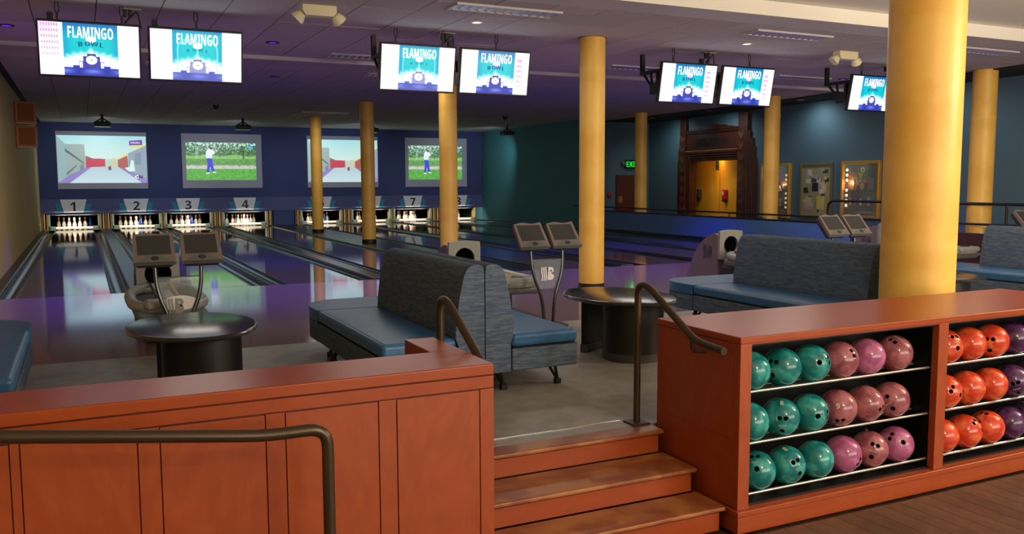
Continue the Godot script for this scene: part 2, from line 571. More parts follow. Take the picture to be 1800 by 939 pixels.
# ---------------------------------------------------------------- the scene
func _ready() -> void:
	rng.seed = 11
	var cam := Camera3D.new()
	cam.name = "camera"
	cam_fwd = Vector3(sin(CX) * cos(CP), sin(CP), -cos(CX) * cos(CP))
	var rt := Vector3(cos(CX), 0, sin(CX))
	var up := rt.cross(cam_fwd)
	cam_right = rt * cos(CR) + up * sin(CR)
	cam_up = up * cos(CR) - rt * sin(CR)
	cam.transform = Transform3D(Basis(cam_right, cam_up, -cam_fwd), Vector3(0, 1.478, 0))
	cam.fov = rad_to_deg(2.0 * atan(469.5 / 1545.2178))
	cam.near = 0.05
	cam.far = 120.0
	add_child(cam)
	var we := WorldEnvironment.new()
	we.name = "world_environment"
	var e := Environment.new()
	e.background_mode = Environment.BG_COLOR
	e.background_color = Color(0.01, 0.01, 0.012)
	e.tonemap_mode = Environment.TONE_MAPPER_LINEAR
	e.tonemap_exposure = 1.0
	e.sdfgi_enabled = true
	e.ssao_enabled = true
	e.ssil_enabled = true
	we.environment = e
	add_child(we)
	# added fill: unseen window behind the camera, unseen pendants, then the louvres
	area("window_fill", Vector3(7.5, 1.75, 4.88), Vector2(11.0, 2.3), Vector3.FORWARD, Color(1.0, 0.96, 0.9), 42.0)
	for l in ADDED_PENDANTS:
		omni("pendant_fill", l[0], Color(1.0, 0.9, 0.76), l[1], 0.14)
	for l in LOUVRES:
		area("louvre_fill", Vector3(l[0] + 0.635, 3.325, l[1] - 0.15), Vector2(1.2, 0.26), Vector3.DOWN, Color(1.0, 0.96, 0.9), l[3])
	materials()
	shell()
	ceilings()
	lanes()
	pin_end()
	columns()
	right_side()
	added_concourse_lamps()
	stairs()
	half_wall()
	rack()
	handrails()
	seating()
	ball_returns()
	consoles()
	televisions()
	ceiling_things()

func area(called: String, at: Vector3, size: Vector2, dir: Vector3, c: Color, energy: float) -> void:
	var l := AreaLight3D.new()
	l.name = called
	add_child(l, true)
	l.position = at
	var b := Basis.looking_at(dir, Vector3.UP if absf(dir.y) < 0.9 else Vector3.FORWARD)
	l.basis = b
	l.area_size = size
	l.light_color = c
	l.light_energy = energy
	l.area_range = 40.0
	l.area_attenuation = 2.0
	l.shadow_enabled = true

func omni(called: String, at: Vector3, c: Color, energy: float, size := 0.05) -> void:
	var l := OmniLight3D.new()
	l.name = called
	add_child(l, true)
	l.position = at
	l.light_color = c
	l.light_energy = energy
	l.light_size = size
	l.omni_range = 40.0
	l.omni_attenuation = 2.0
	l.shadow_enabled = true

func spot(called: String, at: Vector3, dir: Vector3, c: Color, energy: float, angle := 50.0) -> void:
	var l := SpotLight3D.new()
	l.name = called
	add_child(l, true)
	l.position = at
	l.basis = Basis.looking_at(dir, Vector3.FORWARD if absf(dir.y) > 0.9 else Vector3.UP)
	l.light_color = c
	l.light_energy = energy
	l.light_size = 0.05
	l.spot_angle = angle
	l.spot_angle_attenuation = 0.8
	l.spot_range = 40.0
	l.spot_attenuation = 2.0
	l.shadow_enabled = true

func materials() -> void:
	font_bold = SystemFont.new()
	font_bold.font_names = PackedStringArray(["Droid Sans"])
	font_bold.font_weight = 700
	font_plain = SystemFont.new()
	font_plain.font_names = PackedStringArray(["Droid Sans"])
	var ch := grain_tex(c8(147, 63, 25), c8(154, 69, 28), 3, 1.2, 16.0, true)
	var cv := grain_tex(c8(144, 61, 24), c8(157, 71, 29), 4, 1.2, 16.0, false)
	M.cherry_h = textured(ch, Vector3(0.9, 0.9, 0.9), 0.3)
	M.cherry_v = textured(cv, Vector3(0.9, 0.9, 0.9), 0.4)
	M.cherry_dark = mat(c8(70, 26, 14), 0.6)
	M.tread = textured(mottle_tex(c8(128, 68, 35), c8(162, 108, 60), 9, 3.0), Vector3(0.9, 0.9, 0.9), 0.38)
	M.mahogany = textured(grain_tex(c8(58, 22, 14), c8(92, 38, 22), 6, 1.0, 14.0, false, 128, 128), Vector3(0.8, 0.8, 0.8), 0.4)
	M.maroon = mat(c8(66, 36, 32), 0.5)
	M.column = textured(mottle_tex(c8(232, 180, 76), c8(242, 194, 94), 12, 3.0), Vector3(0.5, 0.5, 0.5), 0.45)
	M.column_base = mat(c8(24, 24, 26), 0.5)
	for i in 3: M["plank%d" % i] = textured(grain_tex(c8(66 + i * 5, 46 + i * 3, 34 + i * 2), c8(92 + i * 6, 66 + i * 4, 48 + i * 3), 20 + i, 1.0, 14.0, false, 128, 128), Vector3(1.6, 1.6, 1.6), 0.45)
	M.vinyl_floor = textured(mottle_tex(c8(132, 131, 126), c8(146, 144, 137), 15, 8.0), Vector3(0.7, 0.7, 0.7), 0.42)
	M.approach = textured(grain_tex(c8(134, 108, 118), c8(141, 115, 124), 17, 1.0, 20.0, false), Vector3(0.8, 0.8, 0.8), 0.075, 0.7)
	M.lane = textured(grain_tex(c8(84, 66, 64), c8(94, 74, 70), 18, 1.0, 20.0, false), Vector3(0.8, 0.8, 0.8), 0.06, 0.6)
	M.gutter = mat(c8(26, 31, 30), 0.22)
	M.cap = mat(c8(26, 28, 30), 0.3)
	M.tile0 = textured(mottle_tex(c8(192, 186, 184), c8(204, 198, 195), 25, 14.0), Vector3(1.1, 1.1, 1.1), 0.9, 0.2)
	M.tile1 = mat(c8(194, 188, 186), 0.9, 0.0, 0.2)
	M.tile2 = mat(c8(200, 194, 191), 0.9, 0.0, 0.2)
	M.grid = mat(c8(70, 68, 70), 0.8)
	M.trim_grey = mat(c8(206, 202, 206), 0.6)
	M.beige = mat(c8(242, 238, 230), 0.8)
	M.soffit = mat(c8(28, 36, 42), 0.8)
	M.wall_left = mat(c8(196, 172, 108), 0.8)
	M.navy = mat(c8(48, 58, 104), 0.75)
	M.navy_light = mat(c8(68, 74, 122), 0.6)
	M.teal = mat(c8(60, 122, 130), 0.75)
	M.blue = mat(c8(88, 116, 136), 0.75)
	M.low_blue = mat(c8(76, 112, 160), 0.7)
	M.yellow = mat(c8(232, 168, 40), 0.7)
	M.black = mat(c8(12, 12, 13), 0.5)
	M.black_gloss = mat(c8(16, 16, 18), 0.25)
	M.void = mat(c8(6, 6, 7), 0.9, 0.0, 0.1)
	M.dark_grey = mat(c8(46, 47, 48), 0.5)
	M.grey_frame = mat(c8(122, 136, 124), 0.45)
	M.orange_wood = mat(c8(206, 150, 84), 0.5)
	M.plate = mat(c8(208, 212, 218), 0.6)
	M.wing = mat(c8(30, 120, 150), 0.6)
	M.numeral = mat(c8(14, 16, 26), 0.5)
	M.screen_cloth = mat(c8(164, 166, 178), 0.8)
	M.pin = mat(c8(240, 236, 226), 0.25)
	M.pin_red = mat(c8(196, 30, 34), 0.3)
	M.pin_blue = mat(c8(30, 64, 170), 0.3)
	M.pin_blue_light = mat(c8(120, 160, 220), 0.3)
	M.fabric = textured(dash_tex(), Vector3(1.75, 1.75, 1.75), 0.9, 0.2)
	M.vinyl = textured(mottle_tex(c8(44, 92, 140), c8(52, 102, 150), 30, 5.0, 96), Vector3(1.0, 1.0, 1.0), 0.38)
	M.seam = mat(c8(20, 26, 36), 0.8)
	M.table = mat(c8(34, 30, 30), 0.2)
	M.table_base = mat(c8(22, 18, 18), 0.4)
	M.table_foot = mat(c8(66, 64, 64), 0.5)
	M.bronze = mat(c8(72, 60, 46), 0.3, 0.55)
	M.steel = mat(c8(90, 96, 98), 0.25, 0.8)
	M.rail_steel = mat(c8(214, 214, 206), 0.22, 0.9)
	M.taupe = mat(c8(118, 106, 104), 0.5)
	M.light_grey = mat(c8(150, 152, 148), 0.3)
	M.mid_grey = mat(c8(96, 102, 100), 0.4)
	M.lcd = mat(c8(58, 60, 60), 0.22)
	M.acrylic = mat(Color(0.75, 0.82, 0.84, 0.18), 0.05)
	M.acrylic.transparency = BaseMaterial3D.TRANSPARENCY_ALPHA
	M.white_print = mat(c8(232, 232, 236), 0.5)
	M.yellow_strip = mat(c8(216, 160, 50), 0.5)
	M.logo_grey = mat(c8(78, 74, 84), 0.6)
	M.speaker = mat(c8(190, 110, 50), 0.55)
	M.grille = mat(c8(140, 82, 38), 0.8)
	M.cream = mat(c8(236, 226, 190), 0.5)
	M.gold = mat(c8(214, 160, 66), 0.35, 0.4)
	M.red = mat(c8(200, 34, 34), 0.35)
	M.door = mat(c8(96, 46, 34), 0.5)
	M.louvre = mat(c8(206, 212, 220), 0.25, 0.6)
	M.brass_dark = mat(c8(104, 58, 36), 0.5)
	M.pane = mat(Color(0.9, 0.95, 0.95, 0.08), 0.05)
	M.pane.transparency = BaseMaterial3D.TRANSPARENCY_ALPHA
	M.void_gloss = mat(c8(10, 13, 14), 0.35)
	M.brass_trim = mat(c8(170, 110, 60), 0.4)

# ---------------------------------------------------------------- floors and walls
func shell() -> void:
	var fl := solo("floor", span(Vector3(-1.4, -0.72, -24.2), Vector3(18.5, -0.442, 5.0), 0.0), M.plank0, "dark brown plank floor of the concourse in front of the ball rack", "", Vector3.ZERO, "", "structure")
	var pm: Array = []
	for i in 2: pm.append(bx(Vector3.ZERO, Vector3(0.124, 0.022, 1.2 + 0.6 * i), 0.0015).mesh())
	for i in 40: # the planks that the photograph shows in front of the rack, and those beside them
		var x := 2.3 + i * 0.126
		var z := -3.53
		var k := i % 2
		if i % 3 == 1: z -= 0.0
		for j in 3:
			var ln := 1.2 + 0.6 * k
			if z + ln > 0.2: break
			piece("plank", pm[k], M["plank%d" % rng.randi_range(0, 2)], fl, Transform3D(Basis(), Vector3(x, -0.431, z + ln * 0.5 + 0.0 + 0.31 * ((i * 7) % 3) * 0.0)))
			z += ln + 0.002
			k = 1 - k
	var rest := G.new()
	rest.box(Vector3(0.42, -0.431, 0.7), Vector3(3.6, 0.022, 8.6), 0.0)
	rest.box(Vector3(12.9, -0.431, -9.6), Vector3(11.2, 0.022, 29.0), 0.0)
	rest.box(Vector3(4.8, -0.431, 2.5), Vector3(5.1, 0.022, 4.9), 0.0)
	tag(part("plank_field", rest, M.plank1, fl), "", "", "", "stuff")
	solo("floor", span(Vector3(-1.18, -0.50, -8.04), Vector3(13.8, 0.0, -4.36), 0.002), M.vinyl_floor, "grey raised floor under the sofas and round tables", "", Vector3.ZERO, "", "structure")
	solo("trim", span(Vector3(1.8, -0.02, -4.5), Vector3(2.93, 0.004, -4.478), 0.001), M.rail_steel, "thin bright metal strip across the grey floor at the top of the steps", "", Vector3.ZERO, "", "structure")
	solo("floor", span(Vector3(-1.18, -0.50, -12.83), Vector3(13.8, 0.0, -8.04), 0.002), M.approach, "glossy wooden approach floor in front of the foul line", "", Vector3.ZERO, "", "structure")
	solo("wall_left", span(Vector3(-1.4, -0.72, -33.2), Vector3(-1.18, 3.75, 5.0), 0.0), M.wall_left, "plain tan wall on the left of the first lane", "", Vector3.ZERO, "", "structure")
	solo("wall_back", span(Vector3(-1.4, -0.72, -33.4), Vector3(14.2, 3.75, -33.0), 0.0), M.void, "dark rear wall behind the pin pits", "", Vector3.ZERO, "", "structure")
	solo("wall_behind", span(Vector3(-1.4, -0.72, 5.0), Vector3(18.5, 3.75, 5.2), 0.0), M.beige, "plain wall behind the concourse", "", Vector3.ZERO, "", "structure")
	var wn := thing("added_window_1", "long bright window added unseen in the wall behind the concourse", "", Vector3(7.5, 1.75, 4.98), "", "structure")  # unseen window added to light the hall from behind the camera
	part("pane", bx(Vector3(0, 0, -0.03), Vector3(11.0, 2.3, 0.02), 0.0), glow(Color(1.0, 0.96, 0.9), 0.8), wn)
	for k in 6: part("mullion", bx(Vector3(-5.5 + k * 2.2, 0, -0.04), Vector3(0.07, 2.4, 0.06), 0.005), M.beige, wn)
	for y in [-1.18, 1.18]: part("window_frame", bx(Vector3(0, y, -0.04), Vector3(11.1, 0.07, 0.06), 0.005), M.beige, wn)
	solo("wall_curtain", span(Vector3(-1.18, 0.96, -31.3), Vector3(13.86, 3.6, -31.05), 0.0), M.navy, "dark navy wall above the pins that carries the four projection screens", "", Vector3.ZERO, "", "structure")
	solo("wall_masking", span(Vector3(-1.18, 0.50, -31.28), Vector3(13.86, 0.966, -31.0), 0.004), M.navy_light, "lighter blue band over the pins that carries the lane numbers", "", Vector3.ZERO, "", "structure")
	solo("wall_right", span(Vector3(13.86, -0.72, -33.2), Vector3(14.06, 3.75, -23.2), 0.0), M.teal, "dark teal wall running along the right of the eighth lane", "", Vector3.ZERO, "", "structure")
	solo("wall_exit", span(Vector3(14.06, -0.72, -24.2), Vector3(17.0, 3.75, -24.0), 0.0), M.blue, "light blue wall with the exit sign above a brown door", "", Vector3.ZERO, "", "structure")
	var wl := thing("wall_far_right", "grey blue slanting wall with a carved doorway and framed display cases", "", Vector3(16.43, 0, -21.51), "", "structure")
	wl.basis = wall_basis()
	var g := G.new()
	g.prism(PackedVector2Array([Vector2(-2.6, -0.6), Vector2(0.08, -0.6), Vector2(0.08, 2.04), Vector2(2.506, 2.04), Vector2(2.506, -0.6), Vector2(27.0, -0.6), Vector2(27.0, 3.7), Vector2(-2.6, 3.7)]), -0.2, 0.0)
	part("wall_panel", g, M.blue, wl)

func wall_basis() -> Basis:
	var d := Vector3(15.29 - 16.43, 0, -10.38 + 21.51).normalized()
	return Basis(d, Vector3.UP, d.cross(Vector3.UP))

func on_wall(s: float, y: float, out := 0.0) -> Vector3:
	return Vector3(16.43, 0, -21.51) + wall_basis() * Vector3(s, y, out)

func ceilings() -> void:
	var ce := solo("ceiling", span(Vector3(-1.4, 3.39, -33.2), Vector3(18.5, 3.7, -8.0), 0.0), M.grid, "grey ceiling of square tiles over the lanes", "", Vector3.ZERO, "", "structure")
	solo("ceiling", span(Vector3(-1.4, 3.53, -8.0), Vector3(18.5, 3.75, 5.2), 0.0), M.beige, "higher pale ceiling over the concourse", "", Vector3.ZERO, "", "structure")
	var tm := bx(Vector3.ZERO, Vector3(0.632, 0.024, 0.632), 0.004).mesh()
	var half := bx(Vector3.ZERO, Vector3(0.632, 0.024, 0.33), 0.004).mesh()
	var ts := [M.tile0, M.tile1, M.tile2]
	var n := 0
	var far := G.new()
	for r in 36:
		for c in 25:
			var p := Vector3(-0.73 + c * 0.64, 3.372 + rng.randf_range(-0.0015, 0.0015), -9.12 - (r - 1) * 0.64 if r > 0 else -8.64)
			if p.z < -31.0: continue
			if n < 300:
				var tilt := Basis.from_euler(Vector3(rng.randf_range(-0.004, 0.004), 0, rng.randf_range(-0.004, 0.004)))
				piece("tile", tm if r > 0 else half, ts[rng.randi_range(0, 2)], ce, Transform3D(tilt, p))
			else: far.box(p, Vector3(0.632, 0.024, 0.632), 0.004)
			n += 1
	tag(part("tile_field", far, M.tile1, ce), "", "", "", "stuff")
	solo("trim", span(Vector3(-1.18, 3.36, -8.47), Vector3(18.0, 3.54, -8.0), 0.006), M.trim_grey, "grey underside of the beam between the two ceilings", "", Vector3.ZERO, "", "structure")
	solo("trim", span(Vector3(-1.18, 3.36, -7.998), Vector3(18.0, 3.528, -7.98), 0.003), M.beige, "pale face of the beam between the two ceilings", "", Vector3.ZERO, "", "structure")
	solo("trim", span(Vector3(-1.18, 3.305, -13.69), Vector3(14.9, 3.365, -13.64), 0.006), M.trim_grey, "light grey ceiling bar running across all the lanes", "", Vector3.ZERO, "", "structure")
	var g := G.new()
	g.xf = Transform3D(Basis(Vector3.RIGHT, PI / 2), Vector3(0, 3.35, 0))
	g.prism(PackedVector2Array([Vector2(14.95, -24.1), Vector2(14.92, -16.3), Vector2(14.0, -9.5), Vector2(13.8, -8.3), Vector2(18.0, -8.3), Vector2(18.0, -24.1)]), -0.012, 0.012)
	solo("trim", g, M.soffit, "dark ceiling strip with downlights along the slanting wall", "", Vector3.ZERO, "", "structure")

func columns() -> void:
	var spots := [[6.17, -10.2, 0.17, "golden yellow round column behind the far round table, second largest in view"], [6.17, -15.35, 0.168, "golden yellow round column in front of the screen over lane seven"], [6.17, -20.5, 0.165, "golden yellow round column in front of the lane six number sign"], [6.17, -25.6, 0.162, "golden yellow round column in front of the lane five number sign, farthest of its row"],
		[14.1, -20.68, 0.17, "yellow round column beside the exit sign and brown door"], [14.1, -15.48, 0.175, "yellow round column between the carved doorway and the first display case"], [14.15, -10.3, 0.2, "yellow round column at the right edge behind the black handrails"]]
	for s in spots:
		var t := thing("column", s[3], "", Vector3(s[0], -0.42 if s[0] > 13.0 else 0.0, s[1]), "", "structure")
		var h := 3.37 - t.position.y
		var g := G.new()
		g.lathe([Vector2(0, 0), Vector2(s[2], 0), Vector2(s[2], h), Vector2(0, h)], 40)
		part("shaft", g, M.column, t)
		g = G.new()
		g.lathe([Vector2(s[2] + 0.004, 0.0), Vector2(s[2] + 0.006, 0.0), Vector2(s[2] + 0.006, 0.1), Vector2(s[2] - 0.002, 0.104)], 40)
		part("base_band", g, M.column_base, t)
		g = G.new()
		g.lathe([Vector2(s[2] - 0.002, h - 0.012), Vector2(s[2] + 0.02, h - 0.012), Vector2(s[2] + 0.02, h - 0.004)], 40)
		part("collar", g, M.grid, t)
	var t2 := thing("column", "thick bright yellow round column standing right behind the ball rack", "", Vector3(6.2, 0, -5.05), "", "structure")
	var g2 := G.new()
	g2.lathe([Vector2(0, 0), Vector2(0.29, 0), Vector2(0.29, 3.53), Vector2(0, 3.53)], 64)
	part("shaft", g2, M.column, t2)

# ---------------------------------------------------------------- lanes
func lanes() -> void:
	var ord := WORDS
	for i in 8:
		var x: float = LANES[i]
		solo("bowling_lane", span(Vector3(-0.533, -0.2, -32.2), Vector3(0.533, 0.0, -12.834), 0.002), M.lane, "shiny wooden lane leading to the pins under number %s" % ord[i], "lane", Vector3(x, 0, 0), "eight bowling lanes", "structure")
		for s in [-1.0, 1.0]:
			var g := G.new()
			var k := 8
			for j in k:
				var a0 := PI * j / k
				var a1 := PI * (j + 1) / k
				var p0 := Vector3(cos(a0) * 0.117, -sin(a0) * 0.085 - 0.006, 0)
				var p1 := Vector3(cos(a1) * 0.117, -sin(a1) * 0.085 - 0.006, 0)
				var n0 := Vector3(-cos(a0), sin(a0), 0)
				var n1 := Vector3(-cos(a1), sin(a1), 0)
				var z0 := Vector3(0, 0, -12.84)
				var z1 := Vector3(0, 0, -31.4)
				g.quad(p0 + z0, p1 + z0, p1 + z1, p0 + z1, n0, n1, n1, n0)
			g.box(Vector3(0, -0.13, -22.1), Vector3(0.234, 0.06, 18.5), 0.0)
			solo("gutter", g, M.gutter, "dark round-bottomed gutter along the %s side of the lane numbered %s" % ["left" if s < 0 else "right", ord[i]], "gutter", Vector3(x + s * 0.651, 0, 0), "gutters beside the lanes", "structure")
	# capping between neighbours, and at both walls
	var caps := [[-1.18, -1.02, "left wall and lane 1"]]
	for i in 7: caps.append([LANES[i] + 0.77, LANES[i + 1] - 0.77, "lanes %s and %s" % [ord[i], ord[i + 1]]])
	caps.append([13.60, 13.86, "lane 8 and the low blue wall"])
	for c in caps:
		var g := G.new()
		g.soft(Vector3((c[0] + c[1]) * 0.5, -0.03, -22.0), Vector3(c[1] - c[0], 0.10 if c[1] - c[0] < 0.6 else 0.08, 18.3), 0.03, 3)
		solo("lane_divider", g, M.cap, "long dark capping strip between %s" % c[2], "divider", Vector3.ZERO, "dark capping strips between gutters", "structure")

func pin_shape() -> Array:
	return [Vector2(0.0, 0), Vector2(0.026, 0), Vector2(0.029, 0.004), Vector2(0.036, 0.03), Vector2(0.05, 0.07), Vector2(0.0585, 0.105), Vector2(0.0605, 0.125), Vector2(0.056, 0.16), Vector2(0.043, 0.2), Vector2(0.030, 0.235), Vector2(0.0245, 0.262), Vector2(0.0235, 0.275), Vector2(0.0245, 0.29), Vector2(0.029, 0.315), Vector2(0.0322, 0.337), Vector2(0.030, 0.358), Vector2(0.021, 0.374), Vector2(0.01, 0.38), Vector2(0, 0.381)]

func stripe(y0: float, y1: float) -> Array:
	var pr := pin_shape()
	var o := []
	for k in 5:
		var y := lerpf(y0, y1, k / 4.0)
		for i in pr.size() - 1:
			if pr[i].y <= y and pr[i + 1].y >= y:
				var t: float = (y - pr[i].y) / maxf(pr[i + 1].y - pr[i].y, 1e-5)
				o.append(Vector2(lerpf(pr[i].x, pr[i + 1].x, t) + 0.0008, y))
				break
	return o

func make_pin(body: Material, band: Material) -> Node3D:
	var t := thing("bowling_pin", "pin", "pin")
	var g := G.new()
	g.lathe(pin_shape(), 16)
	part("pin_body", g, body, t)
	for y in [[0.243, 0.262], [0.272, 0.291]]:
		g = G.new()
		g.lathe(stripe(y[0], y[1]), 16)
		part("neck_stripe", g, band, t)
	return t

func pin_end() -> void:
	var white := make_pin(M.pin, M.pin_red)
	var blue := make_pin(M.pin_blue, M.pin_blue_light)
	var first := true
	var first_blue := true
	var blues := {0: 9, 1: 2, 2: 2, 4: 5}
	for i in 8:
		var k := 0
		for row in 4:
			for c in row + 1:
				var p := Vector3(LANES[i] + (c - row * 0.5) * 0.3048, 0.0, -31.25 - row * 0.264)
				if blues.get(i, -1) == k:
					var lb := "blue bowling pin among the white pins at the end of lane %s" % WORDS[i]
					if first_blue:
						blue.position = p
						blue.set_meta("label", lb)
						first_blue = false
					else: copy(blue, "bowling_pin", lb, p)
				else:
					var lw := "white bowling pin with red neck bands, %s, lane %s" % [PIN_SPOTS[k], WORDS[i]]
					if first:
						white.position = p
						white.set_meta("label", lw)
						white.set_meta("group", "white pins on lane 1")
						first = false
					else: copy(white, "bowling_pin", lw, p, "white pins on lane %d" % (i + 1))
				k += 1
		var x: float = LANES[i]
		var t := thing("pinsetter_frame", "grey green metal frame round the pin pit of lane %s" % WORDS[i], "pinsetter", Vector3(x, 0, -31.02), "frames round the pin pits")
		var g: G
		for s in [-1.0, 1.0]: part("side_post", bx(Vector3(s * 0.71, 0.26, 0), Vector3(0.07, 0.5, 0.1), 0.008), M.grey_frame, t)
		for s in [-1.0, 1.0]: part("lower_bar", bx(Vector3(s * 0.63, 0.05, 0.02), Vector3(0.19, 0.13, 0.06), 0.008), M.grey_frame, t)
		g = bx(Vector3(0, 0.475, -0.04), Vector3(1.5, 0.05, 0.06), 0.006)
		part("top_bar", g, M.black, t)
		part("sweep_bar", bx(Vector3(0, 0.062, 0.03), Vector3(1.06, 0.075, 0.03), 0.008), M.pin, t)
		part("valance", bx(Vector3(0, 0.52, 0.2), Vector3(1.5, 0.07, 0.02), 0.004), M.navy_light, t)
		g = bx(Vector3(0, 0.22, -1.85), Vector3(1.46, 0.6, 0.03), 0.0)
		part("pit_curtain", g, M.void, t)
		g = bx(Vector3(0, 0.62, -1.0), Vector3(1.46, 0.03, 1.5), 0.0)
		part("hood", g, M.void, t)
		g = G.new()
		g.tube([Vector3(-0.5, 0.515, 0.16), Vector3(0.5, 0.515, 0.16)], 0.012, 8)
		part("lamp_tube", g, glow(Color(1.0, 0.93, 0.74), 1.0), t)
		area("pin_light", Vector3(x, 0.495, -30.86), Vector2(1.0, 0.05), Vector3(0, -1, -0.8).normalized(), Color(1.0, 0.96, 0.84), 1.6)
		for s in [-1.0, 1.0]:
			var side := "left" if s < 0 else "right"
			solo("kickback_plate", span(Vector3(-0.014, -0.15, -0.45), Vector3(0.014, 0.5, 0.0), 0.002), M.orange_wood, "orange wooden plate closing the %s side of lane %s's pin pit" % [side, WORDS[i]], "side plate", Vector3(x + s * 0.768, 0, -31.0), "orange side plates of the pin pits")
			if i == 1 and s > 0 or i == 2 and s < 0 or i == 5 and s > 0 or i == 6 and s < 0: continue
			if i == 7 and s > 0: continue
			var kp := bx(Vector3(s * 0.035, 0.24, -0.02), Vector3(0.035, 0.52, 0.05), 0.006)
			solo("pit_post", kp, M.orange_wood, "slim orange post at the %s edge of lane %s's pin pit" % [side, WORDS[i]], "post", Vector3(x + s * 0.8, 0, -30.98), "posts between the pin pits")
			kp = bx(Vector3(s * 0.09, 0.24, -0.06), Vector3(0.035, 0.52, 0.05), 0.006)
			solo("pit_post", kp, M.grey_frame, "slim grey green post at the %s edge of lane %s's pin pit" % [side, WORDS[i]], "post", Vector3(x + s * 0.8, 0, -30.98), "posts between the pin pits")
	# blank panels between the pits
	for q in [[5.93, 6.66]]:
		solo("filler_panel", span(Vector3(q[0], -0.1, -31.2), Vector3(q[1], 0.52, -31.02), 0.004), M.navy, "plain navy panel between the pin pits of lanes 4 and 5", "panel")
	var sp := G.new()
	sp.prism(PackedVector2Array([Vector2(13.63, 0.0), Vector2(13.86, 0.0), Vector2(13.86, 0.5), Vector2(13.63, 0.5)]), -31.1, -31.04)
	solo("end_panel", sp, mat(c8(130, 190, 190), 0.5), "pale teal end panel right of the lane 8 pin pit", "panel")
	# lane numbers
	for i in 8:
		var x: float = LANES[i]
		var t := thing("lane_number_sign", "grey keystone sign numbered %s between teal side wings, over its lane's pins" % WORDS[i], "number sign", Vector3(x + 0.0, 0.5, -30.985), "lane number signs")
		var g := G.new()
		g.prism(PackedVector2Array([Vector2(-0.27, 0.015), Vector2(0.27, 0.015), Vector2(0.375, 0.455), Vector2(-0.375, 0.455)]), 0.0, 0.03)
		part("plate", g, M.plate, t)
		for s in [-1.0, 1.0]:
			g = G.new()
			g.prism(PackedVector2Array([Vector2(s * 0.285, 0.03), Vector2(s * 0.43, 0.03), Vector2(s * 0.53, 0.33), Vector2(s * 0.36, 0.33)]), -0.005, 0.015)
			part("wing", g, M.wing, t)
		text("numeral", str(i + 1), 0.28, M.numeral, t, Transform3D(Basis(), Vector3(0, 0.225, 0.032)), 0.008, 1.05, true)
	# projection screens: pairs share a picture
	var gt := golf_tex()
	var ht := hall_tex()
	var sc := [[-0.66, 1.96, 0], [3.02, 5.60, 1], [7.15, 9.72, 0], [10.76, 13.22, 1]]
	var names := ["above lanes 1 and 2 showing a cartoon hallway", "above lanes 3 and 4 showing a golfer on green grass", "above lanes 5 and 6 half behind columns, with the cartoon hallway", "above lanes 7 and 8 with the golfer, crossed by a column"]
	for i in 4:
		var cx: float = (sc[i][0] + sc[i][1]) * 0.5
		var hw: float = (sc[i][1] - sc[i][0]) * 0.5
		var t := thing("projection_screen", "wide grey projection screen %s" % names[i], "screen", Vector3(cx, 1.28, -31.03), "projection screens on the navy wall")
		part("cloth", bx(Vector3(0, 0.905, 0.0), Vector3(hw * 2, 1.81, 0.03), 0.004), M.screen_cloth, t)
		var g := G.new()
		var l := -hw + 0.02
		var r := hw - 0.02
		var b := 0.19
		var u := 1.68
		if sc[i][2] == 1:
			l = -hw + 0.13; r = hw - 0.20; b = 0.27; u = 1.52
		g.picture(Vector3(l, u, 0.02), Vector3(r, u, 0.02), Vector3(r, b, 0.02), Vector3(l, b, 0.02), Vector3.BACK)
		part("picture", g, screen_mat(gt if sc[i][2] == 1 else ht, 0.95), t)
		if sc[i][2] == 0:
			text("lettering", "C", 0.1, glow(Color(1, 1, 1), 0.75), t, Transform3D(Basis(), Vector3(r - 0.31, b + 0.19, 0.022)), 0.002, 1.5)
			text("lettering", "N", 0.1, M.black, t, Transform3D(Basis(), Vector3(r - 0.19, b + 0.19, 0.022)), 0.002, 1.2)
		area("screen_light", Vector3(cx, 2.25, -30.95), Vector2(2.4, 1.4), Vector3.BACK, Color(0.62, 0.9, 0.9) if sc[i][2] == 0 else Color(0.5, 0.85, 0.5), 0.12)

